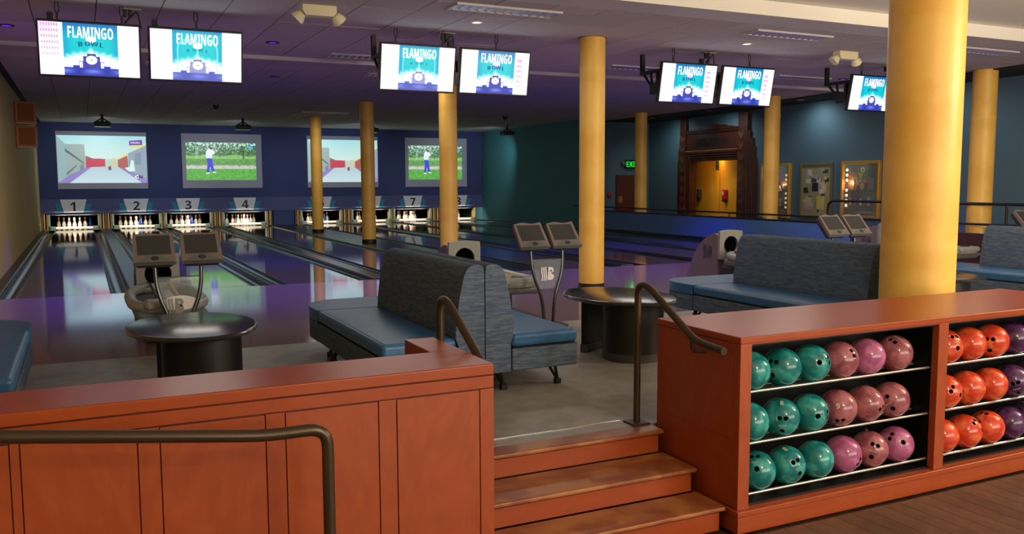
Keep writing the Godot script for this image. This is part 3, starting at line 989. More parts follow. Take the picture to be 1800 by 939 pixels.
# ---------------------------------------------------------------- the aisle on the right
func right_side() -> void:
	var low := thing("wall_low", "low blue wall with a dark cap along the right of the lanes", "", Vector3(13.86, 0, -18.0), "", "structure")
	part("wall_panel", bx(Vector3(0, 0.08, 0), Vector3(0.1, 1.0, 10.3), 0.004), M.low_blue, low)
	part("cap", bx(Vector3(0, 0.595, 0), Vector3(0.13, 0.03, 10.3), 0.006), M.black, low)
	part("kick_strip", bx(Vector3(-0.053, 0.02, 0), Vector3(0.006, 0.12, 10.3), 0.002), M.black, low)
	var low2 := thing("wall_low", "low dark maroon wooden wall nearer than the blue one", "", Vector3(13.86, 0, -7.7), "", "structure")
	part("wall_panel", bx(Vector3(0, 0.06, 0), Vector3(0.12, 0.98, 10.2), 0.004), M.maroon, low2)
	part("ledge", bx(Vector3(-0.09, 0.2, 0), Vector3(0.06, 0.05, 10.2), 0.006), M.mid_grey, low2)
	var hr := thing("guard_rail", "long thin black rail on short posts along the top of the low blue wall", "rail", Vector3(13.86, 0.61, -18.8))
	part("bar", tb([Vector3(0, 0.1, -5.2), Vector3(0, 0.1, 15.5)], 0.02, 8), M.black, hr)
	for k in 12: part("post", tb([Vector3(0, -0.03, -4.6 + k * 1.7), Vector3(0, 0.1, -4.6 + k * 1.7)], 0.012, 8), M.black, hr)
	var h2 := thing("guard_rail", "taller black pipe rail with a rounded end beyond the scoring monitors", "rail", Vector3(13.95, 0.5, -13.6))
	part("bar", tb(fillet([Vector3(0, 0.0, 0), Vector3(0, 0.55, 0), Vector3(0, 0.57, 10.0)], 0.18), 0.026, 8), M.black, h2)
	for k in 4: part("post", tb([Vector3(0, -0.1, 1.75 + k * 2.2), Vector3(0, 0.56, 1.75 + k * 2.2)], 0.022, 8), M.black, h2)
	# exit sign, door, bell
	var es := thing("exit_sign", "black exit sign with green lit letters and a round lamp head on its side", "exit sign", Vector3(15.92, 2.0, -23.93))
	part("housing", bx(Vector3(0.03, 0, 0), Vector3(0.46, 0.28, 0.08), 0.01), M.black, es)
	var gl := glow(Color(0.1, 0.95, 0.25), 0.45)
	text("lettering", "EXIT", 0.17, gl, es, Transform3D(Basis(), Vector3(0.03, 0, 0.042)), 0.006, 0.9)
	var g := G.new()
	g.xf = Transform3D(Basis(Vector3.RIGHT, PI / 2), Vector3(-0.27, 0.03, 0.02))
	g.lathe([Vector2(0, -0.03), Vector2(0.06, -0.03), Vector2(0.085, 0.03), Vector2(0.075, 0.045), Vector2(0, 0.05)], 20)
	part("lamp_head", g, M.mid_grey, es)
	omni("exit_glow", Vector3(15.95, 2.0, -23.8), Color(0.2, 1.0, 0.35), 0.008)
	var dr := thing("door_1", "plain brown door under the exit sign", "", Vector3(15.9, -0.42, -23.97), "", "structure")
	part("leaf", bx(Vector3(0, 1.04, 0), Vector3(1.0, 2.08, 0.05), 0.006), M.door, dr)
	part("push_bar", bx(Vector3(0, 1.0, 0.05), Vector3(0.8, 0.06, 0.05), 0.01), M.red, dr)
	part("kick_plate", bx(Vector3(-0.35, 1.3, 0.03), Vector3(0.16, 0.2, 0.02), 0.004), M.brass_trim, dr)
	g = G.new()
	g.xf = Transform3D(Basis(Vector3.RIGHT, PI / 2), Vector3.ZERO)
	g.lathe([Vector2(0, 0.0), Vector2(0.085, 0.0), Vector2(0.085, 0.02), Vector2(0.06, 0.06), Vector2(0, 0.07)], 24)
	solo("alarm_bell", g, M.red, "round red alarm bell on the light blue wall left of the brown door", "bell", Vector3(15.17, 1.02, -24.0))
	doorway()
	cases()
	# downlights in the dark strip
	for p in [[Vector3(15.44, 3.335, -22.06), "above the light blue wall, farthest of four"], [Vector3(15.31, 3.335, -19.23), "in front of the carved doorway"], [Vector3(15.15, 3.335, -15.71), "near the right yellow columns"], [Vector3(14.38, 3.335, -11.6), "in front of the framed display cases"]]:
		downlight(p[0], "small round ceiling downlight in the dark strip %s" % p[1], "downlights of the dark ceiling strip")
		spot("wall_washer", p[0] + Vector3(0, -0.03, 0), Vector3(0.35, -1, 0), Color(0.92, 1.0, 0.98), 0.45 if p[0].z > -12.0 else 0.9, 78.0)

func downlight(at: Vector3, label: String, group: String) -> void:
	var t := thing("downlight", label, "downlight", at, group)
	var g := G.new()
	g.lathe([Vector2(0.05, 0.02), Vector2(0.055, 0.0), Vector2(0.075, 0.0), Vector2(0.078, 0.006), Vector2(0.075, 0.012)], 20)
	part("ring", g, M.cream, t)
	g = G.new()
	g.lathe([Vector2(0, 0.004), Vector2(0.055, 0.004)], 20)
	part("lens", g, glow(Color(1.0, 0.95, 0.85), 1.6), t)

func doorway() -> void:
	var t := thing("door_2", "tall carved dark wooden doorway with stepped pillars and a lettered frieze", "", Vector3(16.43, 0, -21.51), "", "structure")
	t.basis = wall_basis()
	var bl := G.new()
	for b in [[-0.66, -0.42, 2.07, 0.03], [-0.6, -0.42, 2.44, 0.045], [-0.51, -0.42, 2.8, 0.06]]: bl.box(Vector3((b[0] + 0.1) * 0.5, (b[2] + b[1]) * 0.5, b[3] * 0.5), Vector3(0.1 - b[0], b[2] - b[1], b[3]), 0.012)
	part("pillar", bl, M.mahogany, t)
	bl = G.new()
	for b in [[3.36, -0.42, 2.06, 0.03], [3.28, -0.42, 2.38, 0.045], [3.2, -0.42, 2.6, 0.06], [3.08, -0.42, 2.8, 0.075]]: bl.box(Vector3((b[0] + 2.53) * 0.5, (b[2] + b[1]) * 0.5, b[3] * 0.5), Vector3(b[0] - 2.53, b[2] - b[1], b[3]), 0.012)
	part("pillar", bl, M.mahogany, t)
	part("pier", bx(Vector3(-0.27, 1.45, 0.05), Vector3(0.32, 3.75, 0.1), 0.02), M.mahogany, t)
	part("pier", bx(Vector3(2.79, 1.45, 0.05), Vector3(0.44, 3.75, 0.1), 0.02), M.mahogany, t)
	for s in [-0.27, 2.74]:
		for k in 11:
			var g := G.new()
			var y := -0.3 + k * 0.3
			g.prism(PackedVector2Array([Vector2(s - 0.12, y), Vector2(s, y - 0.1), Vector2(s + 0.12, y), Vector2(s + 0.12, y + 0.13), Vector2(s, y + 0.03), Vector2(s - 0.12, y + 0.13)]), 0.098, 0.108)
			part("chevron", g, M.brass_dark, t)
	for b in [[0.05, 0.085, 0.03, -0.2], [-0.12, 0.06, 0.065, 0.0]]: part("jamb", bx(Vector3((b[0] + b[1]) * 0.5, 0.85, (b[2] + b[3]) * 0.5), Vector3(b[1] - b[0], 2.5, b[2] - b[3]), 0.01), M.mahogany, t)
	for k in 4: part("lintel_step", bx(Vector3(1.3, 2.09 + k * 0.065, 0.02 + k * 0.01), Vector3(2.5, 0.06, 0.04 + k * 0.02), 0.012), M.mahogany, t)
	part("lintel_ledge", bx(Vector3(1.22, 2.335, 0.05), Vector3(2.7, 0.03, 0.1), 0.008), M.brass_trim, t)
	part("frieze", bx(Vector3(1.22, 2.6, 0.03), Vector3(2.7, 0.52, 0.06), 0.006), M.mahogany, t)
	for k in 3: part("cornice", bx(Vector3(1.2, 2.85 + k * 0.04, 0.05 + k * 0.006), Vector3(2.72, 0.035, 0.1 + k * 0.012), 0.01), M.mahogany, t)
	var pd := G.new()
	pd.prism(PackedVector2Array([Vector2(0.06, 2.93), Vector2(2.45, 2.93), Vector2(2.2, 2.99), Vector2(2.0, 3.0), Vector2(1.9, 3.03), Vector2(1.55, 3.03), Vector2(1.5, 3.06), Vector2(1.1, 3.06), Vector2(1.0, 3.04), Vector2(0.7, 3.03), Vector2(0.5, 2.98)]), 0.0, 0.07)
	part("pediment", pd, M.mahogany, t)
	# the worn dark letters on the frieze cannot be read: dark upright strokes stand for them
	for k in 9:
		var x := 0.5 + k * 0.18
		var g := G.new()
		g.box(Vector3(x - 0.04, 2.57, 0.065), Vector3(0.03, 0.26, 0.02), 0.004)
		g.box(Vector3(x + 0.035, 2.55 + 0.02 * (k % 3), 0.065), Vector3(0.03, 0.22, 0.02), 0.004)
		if k % 2 == 0: g.box(Vector3(x, 2.46 + 0.22 * (k % 3) * 0.5, 0.065), Vector3(0.07, 0.03, 0.02), 0.004)
		part("letter", g, M.seam, t)
	# yellow recess behind
	var a := G.new()
	a.xf = Transform3D(Basis(Vector3.RIGHT, PI / 2), Vector3(0, -0.45, 0))
	a.prism(PackedVector2Array([Vector2(-1.0, -0.2), Vector2(-0.9, -0.2), Vector2(-0.9, -0.5), Vector2(0.85, -0.5), Vector2(2.56, -0.2), Vector2(2.8, -0.2), Vector2(0.9, -0.65), Vector2(-1.0, -0.65)]), -2.6, 0.0)
	part("recess_wall", a, M.yellow, t)
	part("recess_ceiling", bx(Vector3(0.9, 2.2, -0.42), Vector3(3.8, 0.08, 0.46), 0.0), M.yellow, t)
	part("recess_post", bx(Vector3(0.83, 0.9, -0.47), Vector3(0.13, 2.6, 0.06), 0.01), M.yellow, t)
	part("recess_sign", bx(Vector3(0.83, 1.94, -0.42), Vector3(0.13, 0.32, 0.05), 0.01), M.dark_grey, t)
	part("lamp_strip", bx(Vector3(1.0, 2.13, -0.24), Vector3(2.4, 0.03, 0.03), 0.004), glow(Color(1.0, 0.84, 0.5), 1.2), t)
	area("recess_lamp", on_wall(1.0, 2.1, -0.26), Vector2(2.4, 0.1), (wall_basis() * Vector3(0, -1, -0.35)).normalized(), Color(1.0, 0.84, 0.5), 1.6)
	for d in [[-0.22, 1.04, -0.5, M.dark_grey, "grey dispenser on the yellow wall at the left of the carved doorway", 0.0], [1.32, 1.05, -0.42, M.red, "red dispenser on the yellow wall at the right in the carved doorway", -0.18]]:
		var q := thing("soap_dispenser", d[4], "dispenser", on_wall(d[0], d[1], d[2]))
		q.basis = wall_basis() * Basis(Vector3.UP, d[5])
		var g := G.new()
		g.soft(Vector3(0, 0.02, 0.05), Vector3(0.24, 0.3, 0.12), 0.04)
		part("body", g, d[3], q)
		part("nozzle", bx(Vector3(0, -0.16, 0.06), Vector3(0.18, 0.07, 0.09), 0.01), M.dark_grey, q)
		part("label_plate", bx(Vector3(0, 0.06, 0.112), Vector3(0.1, 0.1, 0.004), 0.001), M.white_print if d[3] == M.red else M.mid_grey, q)

func frame_on_wall(called: String, label: String, cat: String, s0: float, s1: float, y0: float, y1: float, deep: float, fm: Material, bm: Material, w := 0.08) -> Node3D:
	var t := thing(called, label, cat, on_wall((s0 + s1) * 0.5, y0))
	t.basis = wall_basis()
	var hw := (s1 - s0) * 0.5
	var h := y1 - y0
	for s in [-1.0, 1.0]: part("frame_side", bx(Vector3(s * (hw - w * 0.5), h * 0.5, deep * 0.5), Vector3(w, h, deep), 0.012), fm, t)
	for y in [w * 0.5, h - w * 0.5]: part("frame_rail", bx(Vector3(0, y, deep * 0.5), Vector3(hw * 2 - w * 2, w, deep), 0.012), fm, t)
	var g := G.new()
	g.picture(Vector3(-hw + w, h - w, 0.012), Vector3(hw - w, h - w, 0.012), Vector3(hw - w, w, 0.012), Vector3(-hw + w, w, 0.012), Vector3.BACK)
	g.box(Vector3(0, h * 0.5, 0.004), Vector3(hw * 2 - w, h - w, 0.008), 0.0)
	part("back_board", g, bm, t)
	return t

func cases() -> void:
	var bt := mat(Color.WHITE, 0.8)
	bt.albedo_texture = board_tex()
	frame_on_wall("notice_board", "tan framed notice board covered with clippings between the two display cases", "notice board", 5.12, 6.29, 0.55, 1.885, 0.04, mat(c8(120, 110, 80), 0.6), bt, 0.07)
	var wood := mat(c8(70, 50, 34), 0.7)
	for q in [["display_case", "gold framed display case half hidden behind a yellow column", 3.6, 4.79, 0.52], ["display_case", "gold framed display case with a column of bright bulbs, right of the notice board", 6.63, 7.83, 0.62]]:
		var t := frame_on_wall(q[0], q[1], "display case", q[2], q[3], q[4], 1.9, 0.09, M.gold, wood, 0.07)
		var h: float = 1.9 - q[4]
		for y in [0.28, 0.62]: part("shelf", bx(Vector3(0, y * h / 1.28, 0.035), Vector3(1.04, 0.012, 0.05), 0.002), M.black, t)
		part("glass_pane", bx(Vector3(0, h * 0.5, 0.085), Vector3(1.05, h - 0.13, 0.004), 0.0), M.pane, t)
		var bright: bool = q[2] > 5.0
		var lo := -0.43 if bright else 0.43
		for k in 8:
			if k == 4: continue
			var p: Vector3 = on_wall((q[2] + q[3]) * 0.5 + lo, q[4] + 0.28 + k * 0.115, 0.047)
			var g := G.new()
			g.lathe([Vector2(0, 0.03), Vector2(0.016, 0.025), Vector2(0.027, 0.0), Vector2(0.016, -0.03), Vector2(0, -0.033)], 10)
			solo("case_bulb", g, glow(Color(1.0, 0.86, 0.7), 2.6 if bright else 0.6), "small lit bulb, %s from the bottom of its row in the %s display case" % [["first", "second", "third", "fourth", "", "fifth", "sixth", "seventh"][k], "right" if bright else "left"], "bulb", p, "bulbs in the %s display case" % ("right" if bright else "left"))
		omni("case_lamp", on_wall((q[2] + q[3]) * 0.5 + lo * 0.72, q[4] + h * 0.62, 0.065), Color(1.0, 0.75, 0.5), 0.16 if bright else 0.05, 0.03)
		items(q[2], q[4], h, bright)

func star(r: float, depth: float, n := 5, inner := 0.4) -> G:
	var p := PackedVector2Array()
	for k in n * 2: p.append(Vector2.from_angle(PI / 2 + PI * k / n) * (r if k % 2 == 0 else r * inner))
	var g := G.new()
	g.prism(p, -depth, depth, 2.0)
	return g

func items(s0: float, y0: float, h: float, bright: bool) -> void:
	var side := "right" if bright else "left"
	var at := func(ds: float, dy: float) -> Vector3: return on_wall(s0 + ds, y0 + dy, 0.045)
	var put := func(called: String, g: G, m: Material, label: String, cat: String, ds: float, dy: float) -> void:
		var o := solo(called, g, m, label, cat, at.call(ds, dy))
		o.basis = wall_basis() * Basis.from_scale(Vector3(1, 1, 0.4))
	var trophy := func() -> G:
		var g := G.new()
		g.lathe([Vector2(0, 0), Vector2(0.045, 0), Vector2(0.045, 0.02), Vector2(0.012, 0.035), Vector2(0.012, 0.08), Vector2(0.05, 0.14), Vector2(0.055, 0.19), Vector2(0, 0.185)], 14)
		return g
	var wheel := G.new()
	wheel.ring(circle(0.06, 16), circle(0.035, 16), -0.01, 0.01)
	var s62 := 0.62 * h / 1.28 + 0.01
	var s28 := 0.28 * h / 1.28 + 0.01
	if bright:
		put.call("star_ornament", star(0.1, 0.02, 6), M.red, "pointed red star ornament high in the right display case", "ornament", 0.32, h - 0.3)
		put.call("medal", wheel, M.cream, "pale ring medal near the top of the right display case", "medal", 0.66, h - 0.2)
		put.call("trophy", trophy.call(), M.gold, "slim gold trophy under the ring medal in the right display case", "trophy", 0.61, s62 + 0.19)
		var g := G.new()
		g.soft(Vector3(0, 0.05, 0), Vector3(0.13, 0.09, 0.08), 0.04)
		put.call("toy_shoe", g, M.red, "small red shoe on show beside the gold trophy", "shoe", 0.75, s62 + 0.15)
		g = G.new()
		g.lathe([Vector2(0, 0), Vector2(0.05, 0), Vector2(0.06, 0.08), Vector2(0.03, 0.15), Vector2(0.045, 0.2), Vector2(0.03, 0.25), Vector2(0, 0.27)], 14)
		put.call("figurine", g, M.brass_trim, "brown figurine on the middle shelf of the right display case", "figurine", 0.42, s62)
		g = G.new()
		g.lathe([Vector2(0, 0), Vector2(0.03, 0), Vector2(0.07, 0.06), Vector2(0.07, 0.1), Vector2(0.02, 0.16), Vector2(0, 0.17)], 14)
		put.call("vase", g, mat(c8(190, 160, 60), 0.4), "round yellow vase on the middle shelf of the right display case", "vase", 0.66, s62)
		put.call("picture_card", bx(Vector3(0, 0.14, 0), Vector3(0.2, 0.28, 0.012), 0.002), M.mid_grey, "grey picture card leaning on the middle shelf of the right display case", "card", 0.93, s62)
		for k in 3:
			g = G.new()
			for p in pin_shape().size() - 1: pass
			var pr := []
			for p in pin_shape(): pr.append(p * 0.42)
			g.lathe(pr, 12)
			put.call("toy_pin", g, [M.cream, M.red, M.pin][k], ["cream toy pin, leftmost on the low shelf of the right display case", "red toy pin on the low shelf of the right display case", "white toy pin, rightmost on the low shelf of the right display case"][k], "toy pin", 0.3 + k * 0.16, s28)
		put.call("small_bowl", trophy.call(), M.light_grey, "grey cup on the low shelf of the right display case", "cup", 0.88, s28)
		g = G.new()
		g.soft(Vector3(0, 0.07, 0), Vector3(0.7, 0.13, 0.12), 0.03)
		put.call("toy_car", g, M.dark_grey, "long dark toy at the bottom of the right display case", "toy", 0.62, 0.075)
	else:
		put.call("banner_sheet", bx(Vector3(0, 0.14, 0), Vector3(0.16, 0.28, 0.012), 0.002), mat(c8(130, 70, 80), 0.6), "dull pink printed sheet in the left display case", "sheet", 0.78, h - 0.45)
		put.call("medal", wheel, M.light_grey, "grey ring medal in the middle of the left display case", "medal", 0.95, s62 + 0.12)
		put.call("figurine", star(0.1, 0.015, 3, 0.6), M.cream, "cream triangular figure on the middle shelf of the left display case", "figurine", 0.76, s62 + 0.06)
		put.call("trophy", trophy.call(), M.gold, "gold trophy on the low shelf of the left display case", "trophy", 0.8, s28)
		var g := G.new()
		g.soft(Vector3(0, 0.07, 0), Vector3(0.34, 0.13, 0.12), 0.03)
		put.call("toy_car", g, mat(c8(150, 50, 60), 0.5), "reddish toy at the bottom of the left display case", "toy", 0.85, 0.075)

func added_concourse_lamps() -> void:
	for i in 2:
		var t := thing("added_pendant", ["round white pendant lamp added unseen over the concourse right of the rack", "round white pendant lamp added unseen over the concourse behind the camera"][i], "pendant lamp", ADDED_PENDANTS[i][0])
		var g := G.new()
		g.lathe([Vector2(0, -0.16), Vector2(0.08, -0.14), Vector2(0.14, -0.08), Vector2(0.16, 0.0), Vector2(0.14, 0.08), Vector2(0.08, 0.14), Vector2(0, 0.16)], 24)
		part("globe", g, glow(Color(1, 0.93, 0.82), 1.2), t)
		part("cord", tb([Vector3(0, 0.15, 0), Vector3(0, 0.93, 0)], 0.008, 8), M.black, t)
		part("canopy", bx(Vector3(0, 0.915, 0), Vector3(0.12, 0.03, 0.12), 0.01), M.black, t)

# ---------------------------------------------------------------- stairs, half wall, ball rack
func stairs() -> void:
	var t := thing("staircase", "three wooden steps with worn treads rising to the grey seating floor", "steps", Vector3(2.37, -0.42, -3.64))
	for k in 3:
		var zn: float = [-4.21, -3.89, -3.64][k] + 3.64
		var y := 0.42 - k * 0.14
		var zb: float = [-4.36, -4.23, -3.91][k] + 3.64
		var g := G.new()
		g.box(Vector3(0.0, y - 0.0155, (zn + zb) * 0.5), Vector3(1.39, 0.031, zn - zb), 0.012)
		part("tread", g, M.tread, t)
		part("riser", bx(Vector3(-0.015, y - 0.0315 - 0.0545, zn - 0.04), Vector3(1.36, 0.107, 0.03), 0.002), M.cherry_h, t)
	part("carcass", span(Vector3(-0.7, 0.0, -0.7), Vector3(0.68, 0.385, -0.62), 0.0), M.black, t)

func half_wall() -> void:
	var t := thing("half_wall", "orange brown panelled half wall left of the steps, with a flat top board", "half wall", Vector3(0.2, -0.42, -3.77))
	t.set_meta("kind", "structure")
	part("core", span(Vector3(-1.38, 0.0, -0.18), Vector3(1.44, 1.02, 0.182), 0.0), M.cherry_dark, t)
	part("return_core", span(Vector3(1.29, 0.0, -0.58), Vector3(1.446, 1.03, -0.16), 0.003), M.cherry_v, t)
	var topg := G.new()
	topg.box(Vector3(0.031, 1.046, 0.0), Vector3(2.842, 0.052, 0.384), 0.006)
	part("top_board", topg, M.cherry_h, t)
	part("return_cap", bx(Vector3(1.371, 1.046, -0.385), Vector3(0.164, 0.052, 0.39), 0.006), M.cherry_h, t)
	# flush panels with narrow dark joints
	var z0 := 0.180
	var z1 := 0.190
	var xs := [[-0.246, 0.147], [0.228, 0.628], [0.708, 1.104], [1.186, 1.58]]
	var f := func(a: float, b: float, y0: float, y1: float, called: String, m: Material) -> void:
		part(called, span(Vector3(a - 0.2, y0, z0), Vector3(b - 0.2, y1, z1), 0.0015), m, t)
	f.call(-1.18, 1.65, 0.962, 1.016, "top_rail", M.cherry_h)
	var edge := -1.18
	for p in [[-1.18, -0.72], [-0.68, -0.28]] + xs:
		if p[0] > edge + 0.01: f.call(edge + 0.002, p[0] - 0.002, 0.10, 0.958, "stile", M.cherry_v)
		f.call(p[0] + 0.002, p[1] - 0.002, 0.10, 0.955, "panel", M.cherry_v)
		edge = p[1]
	f.call(edge + 0.002, 1.65, 0.10, 0.958, "stile", M.cherry_v)
	f.call(-1.18, 1.65, 0.0, 0.097, "plinth", M.cherry_h)

func rack() -> void:
	var t := thing("ball_rack", "orange brown wooden rack with black bays and steel rails full of bowling balls", "ball rack", Vector3(4.6, -0.42, -3.96))
	var X := func(x: float) -> float: return x - 4.6
	var zf := 0.38
	var zb := -0.38
	part("top_board", span(Vector3(X.call(3.085), 1.034, zb), Vector3(X.call(6.25), 1.072, zf), 0.006), M.cherry_h, t)
	part("front_rail", span(Vector3(X.call(3.09), 1.028, zf - 0.03), Vector3(X.call(6.24), 1.036, zf - 0.004), 0.002), M.cherry_h, t)
	part("end_panel", span(Vector3(X.call(3.092), 0.13, zb + 0.004), Vector3(X.call(3.13), 1.032, zf - 0.028), 0.002), M.cherry_v, t)
	part("corner_post", span(Vector3(X.call(3.087), 0.126, zf - 0.03), Vector3(X.call(3.165), 1.032, zf - 0.002), 0.003), M.cherry_v, t)
	for p in [[3.655, 3.912], [3.995, 4.25]]: # raised fields on the end panel
		part("end_field", span(Vector3(X.call(3.0895), 0.51, 3.96 - p[1]), Vector3(X.call(3.094), 0.954, 3.96 - p[0]), 0.002), M.cherry_v, t)
	part("post", span(Vector3(X.call(4.615), 0.126, zf - 0.06), Vector3(X.call(4.70), 1.032, zf - 0.003), 0.003), M.cherry_v, t)
	part("post", span(Vector3(X.call(6.16), 0.126, zf - 0.06), Vector3(X.call(6.245), 1.032, zf - 0.003), 0.003), M.cherry_v, t)
	part("end_panel", span(Vector3(X.call(6.21), 0.13, zb + 0.004), Vector3(X.call(6.243), 1.032, zf - 0.062), 0.002), M.cherry_v, t)
	part("plinth", span(Vector3(X.call(3.08), 0.0, zb), Vector3(X.call(6.26), 0.092, zf + 0.012), 0.004), M.cherry_h, t)
	part("plinth_lip", span(Vector3(X.call(3.075), 0.092, zb), Vector3(X.call(6.264), 0.126, zf + 0.016), 0.005), M.cherry_h, t)
	var ins := G.new()
	ins.box(Vector3(0.07, 0.58, -0.02), Vector3(3.04, 0.9, 0.02), 0.0)
	ins.box(Vector3(X.call(3.14), 0.58, 0.16), Vector3(0.02, 0.9, 0.36), 0.0)
	ins.box(Vector3(X.call(4.62), 0.58, 0.16), Vector3(0.01, 0.9, 0.34), 0.0)
	ins.box(Vector3(X.call(4.70), 0.58, 0.16), Vector3(0.01, 0.9, 0.34), 0.0)
	ins.box(Vector3(X.call(6.19), 0.58, 0.16), Vector3(0.02, 0.9, 0.36), 0.0)
	ins.box(Vector3(0.07, 1.024, 0.17), Vector3(3.04, 0.012, 0.38), 0.0)
	ins.box(Vector3(0.07, 0.134, 0.16), Vector3(3.04, 0.012, 0.36), 0.0)
	part("lining", ins, M.void_gloss, t)
	var rows := [0.755, 0.468, 0.184]
	for b in [[3.152, 4.61], [4.706, 6.18]]:
		for y in rows:
			for z in [0.318, 0.198]:
				part("rail", tb([Vector3(X.call(b[0]), y, z), Vector3(X.call(b[1]), y, z)], 0.0085, 12), M.rail_steel, t)
			var g := G.new()
			g.lathe([Vector2(0, 0.01), Vector2(0.008, 0.008), Vector2(0.011, 0.0)], 10)
			g.xf = Transform3D()
			var o := part("bolt", g, M.rail_steel, t)
			o.transform = Transform3D(Basis(Vector3.RIGHT, PI / 2), Vector3(X.call(b[1]) - 0.15, y + 0.115, -0.008))
	balls(rows)

func balls(rows: Array) -> void:
	var cs = CSGCombiner3D.new()
	cs.name = "ball_source"
	add_child(cs)
	var hole := mat(c8(8, 8, 9), 0.8)
	var sp := CSGSphere3D.new()
	sp.name = "sphere"
	sp.radius = 0.1083
	sp.radial_segments = 56
	sp.rings = 28
	var bm := mat(Color.WHITE)
	sp.material = bm
	cs.add_child(sp)
	for h in [[-0.0165, 0.0, 0.0125], [0.0165, 0.0, 0.0125], [0.0, 0.072, 0.0145]]:
		var cy := CSGCylinder3D.new()
		cy.name = "hole"
		cy.operation = CSGShape3D.OPERATION_SUBTRACTION
		cy.radius = h[2]
		cy.height = 0.07
		cy.sides = 18
		cy.material = hole
		var d := Vector3(h[0], sqrt(0.1083 * 0.1083 - h[0] * h[0] - h[1] * h[1]), h[1]).normalized()
		cy.position = d * 0.1083
		cy.basis = Basis(Quaternion(Vector3.UP, d))
		cs.add_child(cy)
	cs._update_shape()
	var mesh: ArrayMesh = cs.bake_static_mesh()
	remove_child(cs)
	cs.free()
	var looks := {
		"teal": textured(mottle_tex(c8(16, 104, 106), c8(60, 156, 150), 41, 3.0, 128), Vector3(3, 3, 3), 0.14),
		"dusty pink": textured(mottle_tex(c8(124, 64, 76), c8(166, 102, 108), 42, 3.5, 128), Vector3(3, 3, 3), 0.14),
		"mauve": textured(mottle_tex(c8(148, 74, 118), c8(186, 112, 150), 43, 3.0, 128), Vector3(3, 3, 3), 0.14),
		"orange red": textured(mottle_tex(c8(190, 56, 32), c8(218, 112, 66), 44, 3.0, 128), Vector3(3, 3, 3), 0.14),
		"dark purple": textured(mottle_tex(c8(54, 24, 62), c8(92, 54, 98), 45, 3.0, 128), Vector3(3, 3, 3), 0.14)}
	var print_m := mat(c8(176, 186, 160), 0.5)
	# colour, x, where the pole with the finger holes points as seen by the photographer (in ball radii, 9 = turned away), spin in degrees, number
	var T := "teal"; var P := "dusty pink"; var V := "mauve"; var O := "orange red"; var D := "dark purple"
	var data := [
		[[T, 3.262, 9, 0, 20, ""], [T, 3.485, -0.5, -0.3, 0, ""], [T, 3.705, 0.8, -0.15, -90, ""], [P, 3.925, 0.62, -0.3, 100, ""], [V, 4.143, 9, 0, 0, ""], [P, 4.375, -0.1, -0.72, 150, ""],
			[O, 4.82, 0.5, -0.5, 0, ""], [O, 5.04, 9, 0, 40, ""], [O, 5.26, -0.05, -0.1, 0, ""], [D, 5.48, 9, 0, 0, ""], [D, 5.70, 0.2, -0.3, 0, ""], [D, 5.92, 9, 0, 0, ""]],
		[[T, 3.262, 9, 0, 20, ""], [T, 3.484, 0.12, 0.08, 0, "8"], [T, 3.704, 0.8, 0.1, -90, ""], [P, 3.926, 0.1, 0.62, 10, "9"], [P, 4.145, 0.72, 0.2, 20, ""], [P, 4.364, -0.42, -0.1, 40, ""],
			[O, 4.83, 0.42, -0.1, 60, ""], [O, 5.05, 9, 0, 0, ""], [O, 5.27, 9, 0, 70, ""], [D, 5.49, 0.2, 0.15, 20, ""], [D, 5.71, 9, 0, 0, ""], [D, 5.93, 9, 0, 0, ""]],
		[[T, 3.318, -0.1, -0.8, 20, ""], [T, 3.538, 0.45, -0.15, 20, "8"], [T, 3.757, 9, 0, 0, ""], [V, 3.977, 0.7, 0.35, 60, ""], [P, 4.196, 0.3, -0.2, -20, ""], [V, 4.416, -0.3, -0.5, 80, ""],
			[O, 4.82, 9, 0, 0, ""], [O, 5.04, 0.55, -0.5, 40, ""], [O, 5.26, -0.2, -0.9, 0, ""], [D, 5.48, 9, 0, 50, ""], [D, 5.70, 9, 0, 0, ""], [D, 5.92, 0.2, 0.1, 0, ""]]]
	var order := ["first", "second", "third", "fourth", "fifth", "sixth"]
	var rail := ["top", "middle", "bottom"]
	for r in 3:
		for k in 12:
			var d: Array = data[r][k]
			var bay := 0 if k < 6 else 1
			var o := MeshInstance3D.new()
			o.name = numbered("bowling_ball")
			o.mesh = mesh
			for sI in mesh.get_surface_count():
				o.set_surface_override_material(sI, looks[d[0]] if mesh.surface_get_material(sI) == bm else hole)
			add_child(o, true)
			o.position = Vector3(d[1], rows[r] - 0.42 + 0.1003, -3.96 + 0.258)
			tag(o, "%s bowling ball, %s from the left on the %s rails of the %s bay" % [d[0], order[k % 6], rail[r], "left" if bay == 0 else "right"], "bowling ball", "bowling balls on the rack")
			var to_cam := (Vector3(0, 1.478, 0) - o.position).normalized()
			var pole := -to_cam
			if d[2] < 5:
				pole = (cam_right * d[2] - cam_up * d[3] + to_cam * sqrt(maxf(0.02, 1.0 - d[2] * d[2] - d[3] * d[3]))).normalized()
			# the holes' thumb side (+z) is spun round the pole from straight down
			var down := (Vector3.DOWN - pole * Vector3.DOWN.dot(pole)).normalized()
			down = down.rotated(pole, deg_to_rad(d[4]))
			o.basis = Basis(pole.cross(down).normalized(), pole, down).orthonormalized()
			if d[2] < 5:
				mark(o, "Brunswick", 0.0062, print_m, 0.38)
				if d[5]: mark(o, d[5], 0.03, print_m, -0.85)

func mark(o: Node3D, s: String, h: float, m: Material, a: float) -> void: # a: angle from the finger holes towards the thumb hole
	var zv := Vector3(0, cos(a), sin(a))
	var yv := Vector3(0, sin(a), -cos(a))
	text("lettering", s, h, m, o, Transform3D(Basis(yv.cross(zv), yv, zv), zv * 0.1083), 0.003)

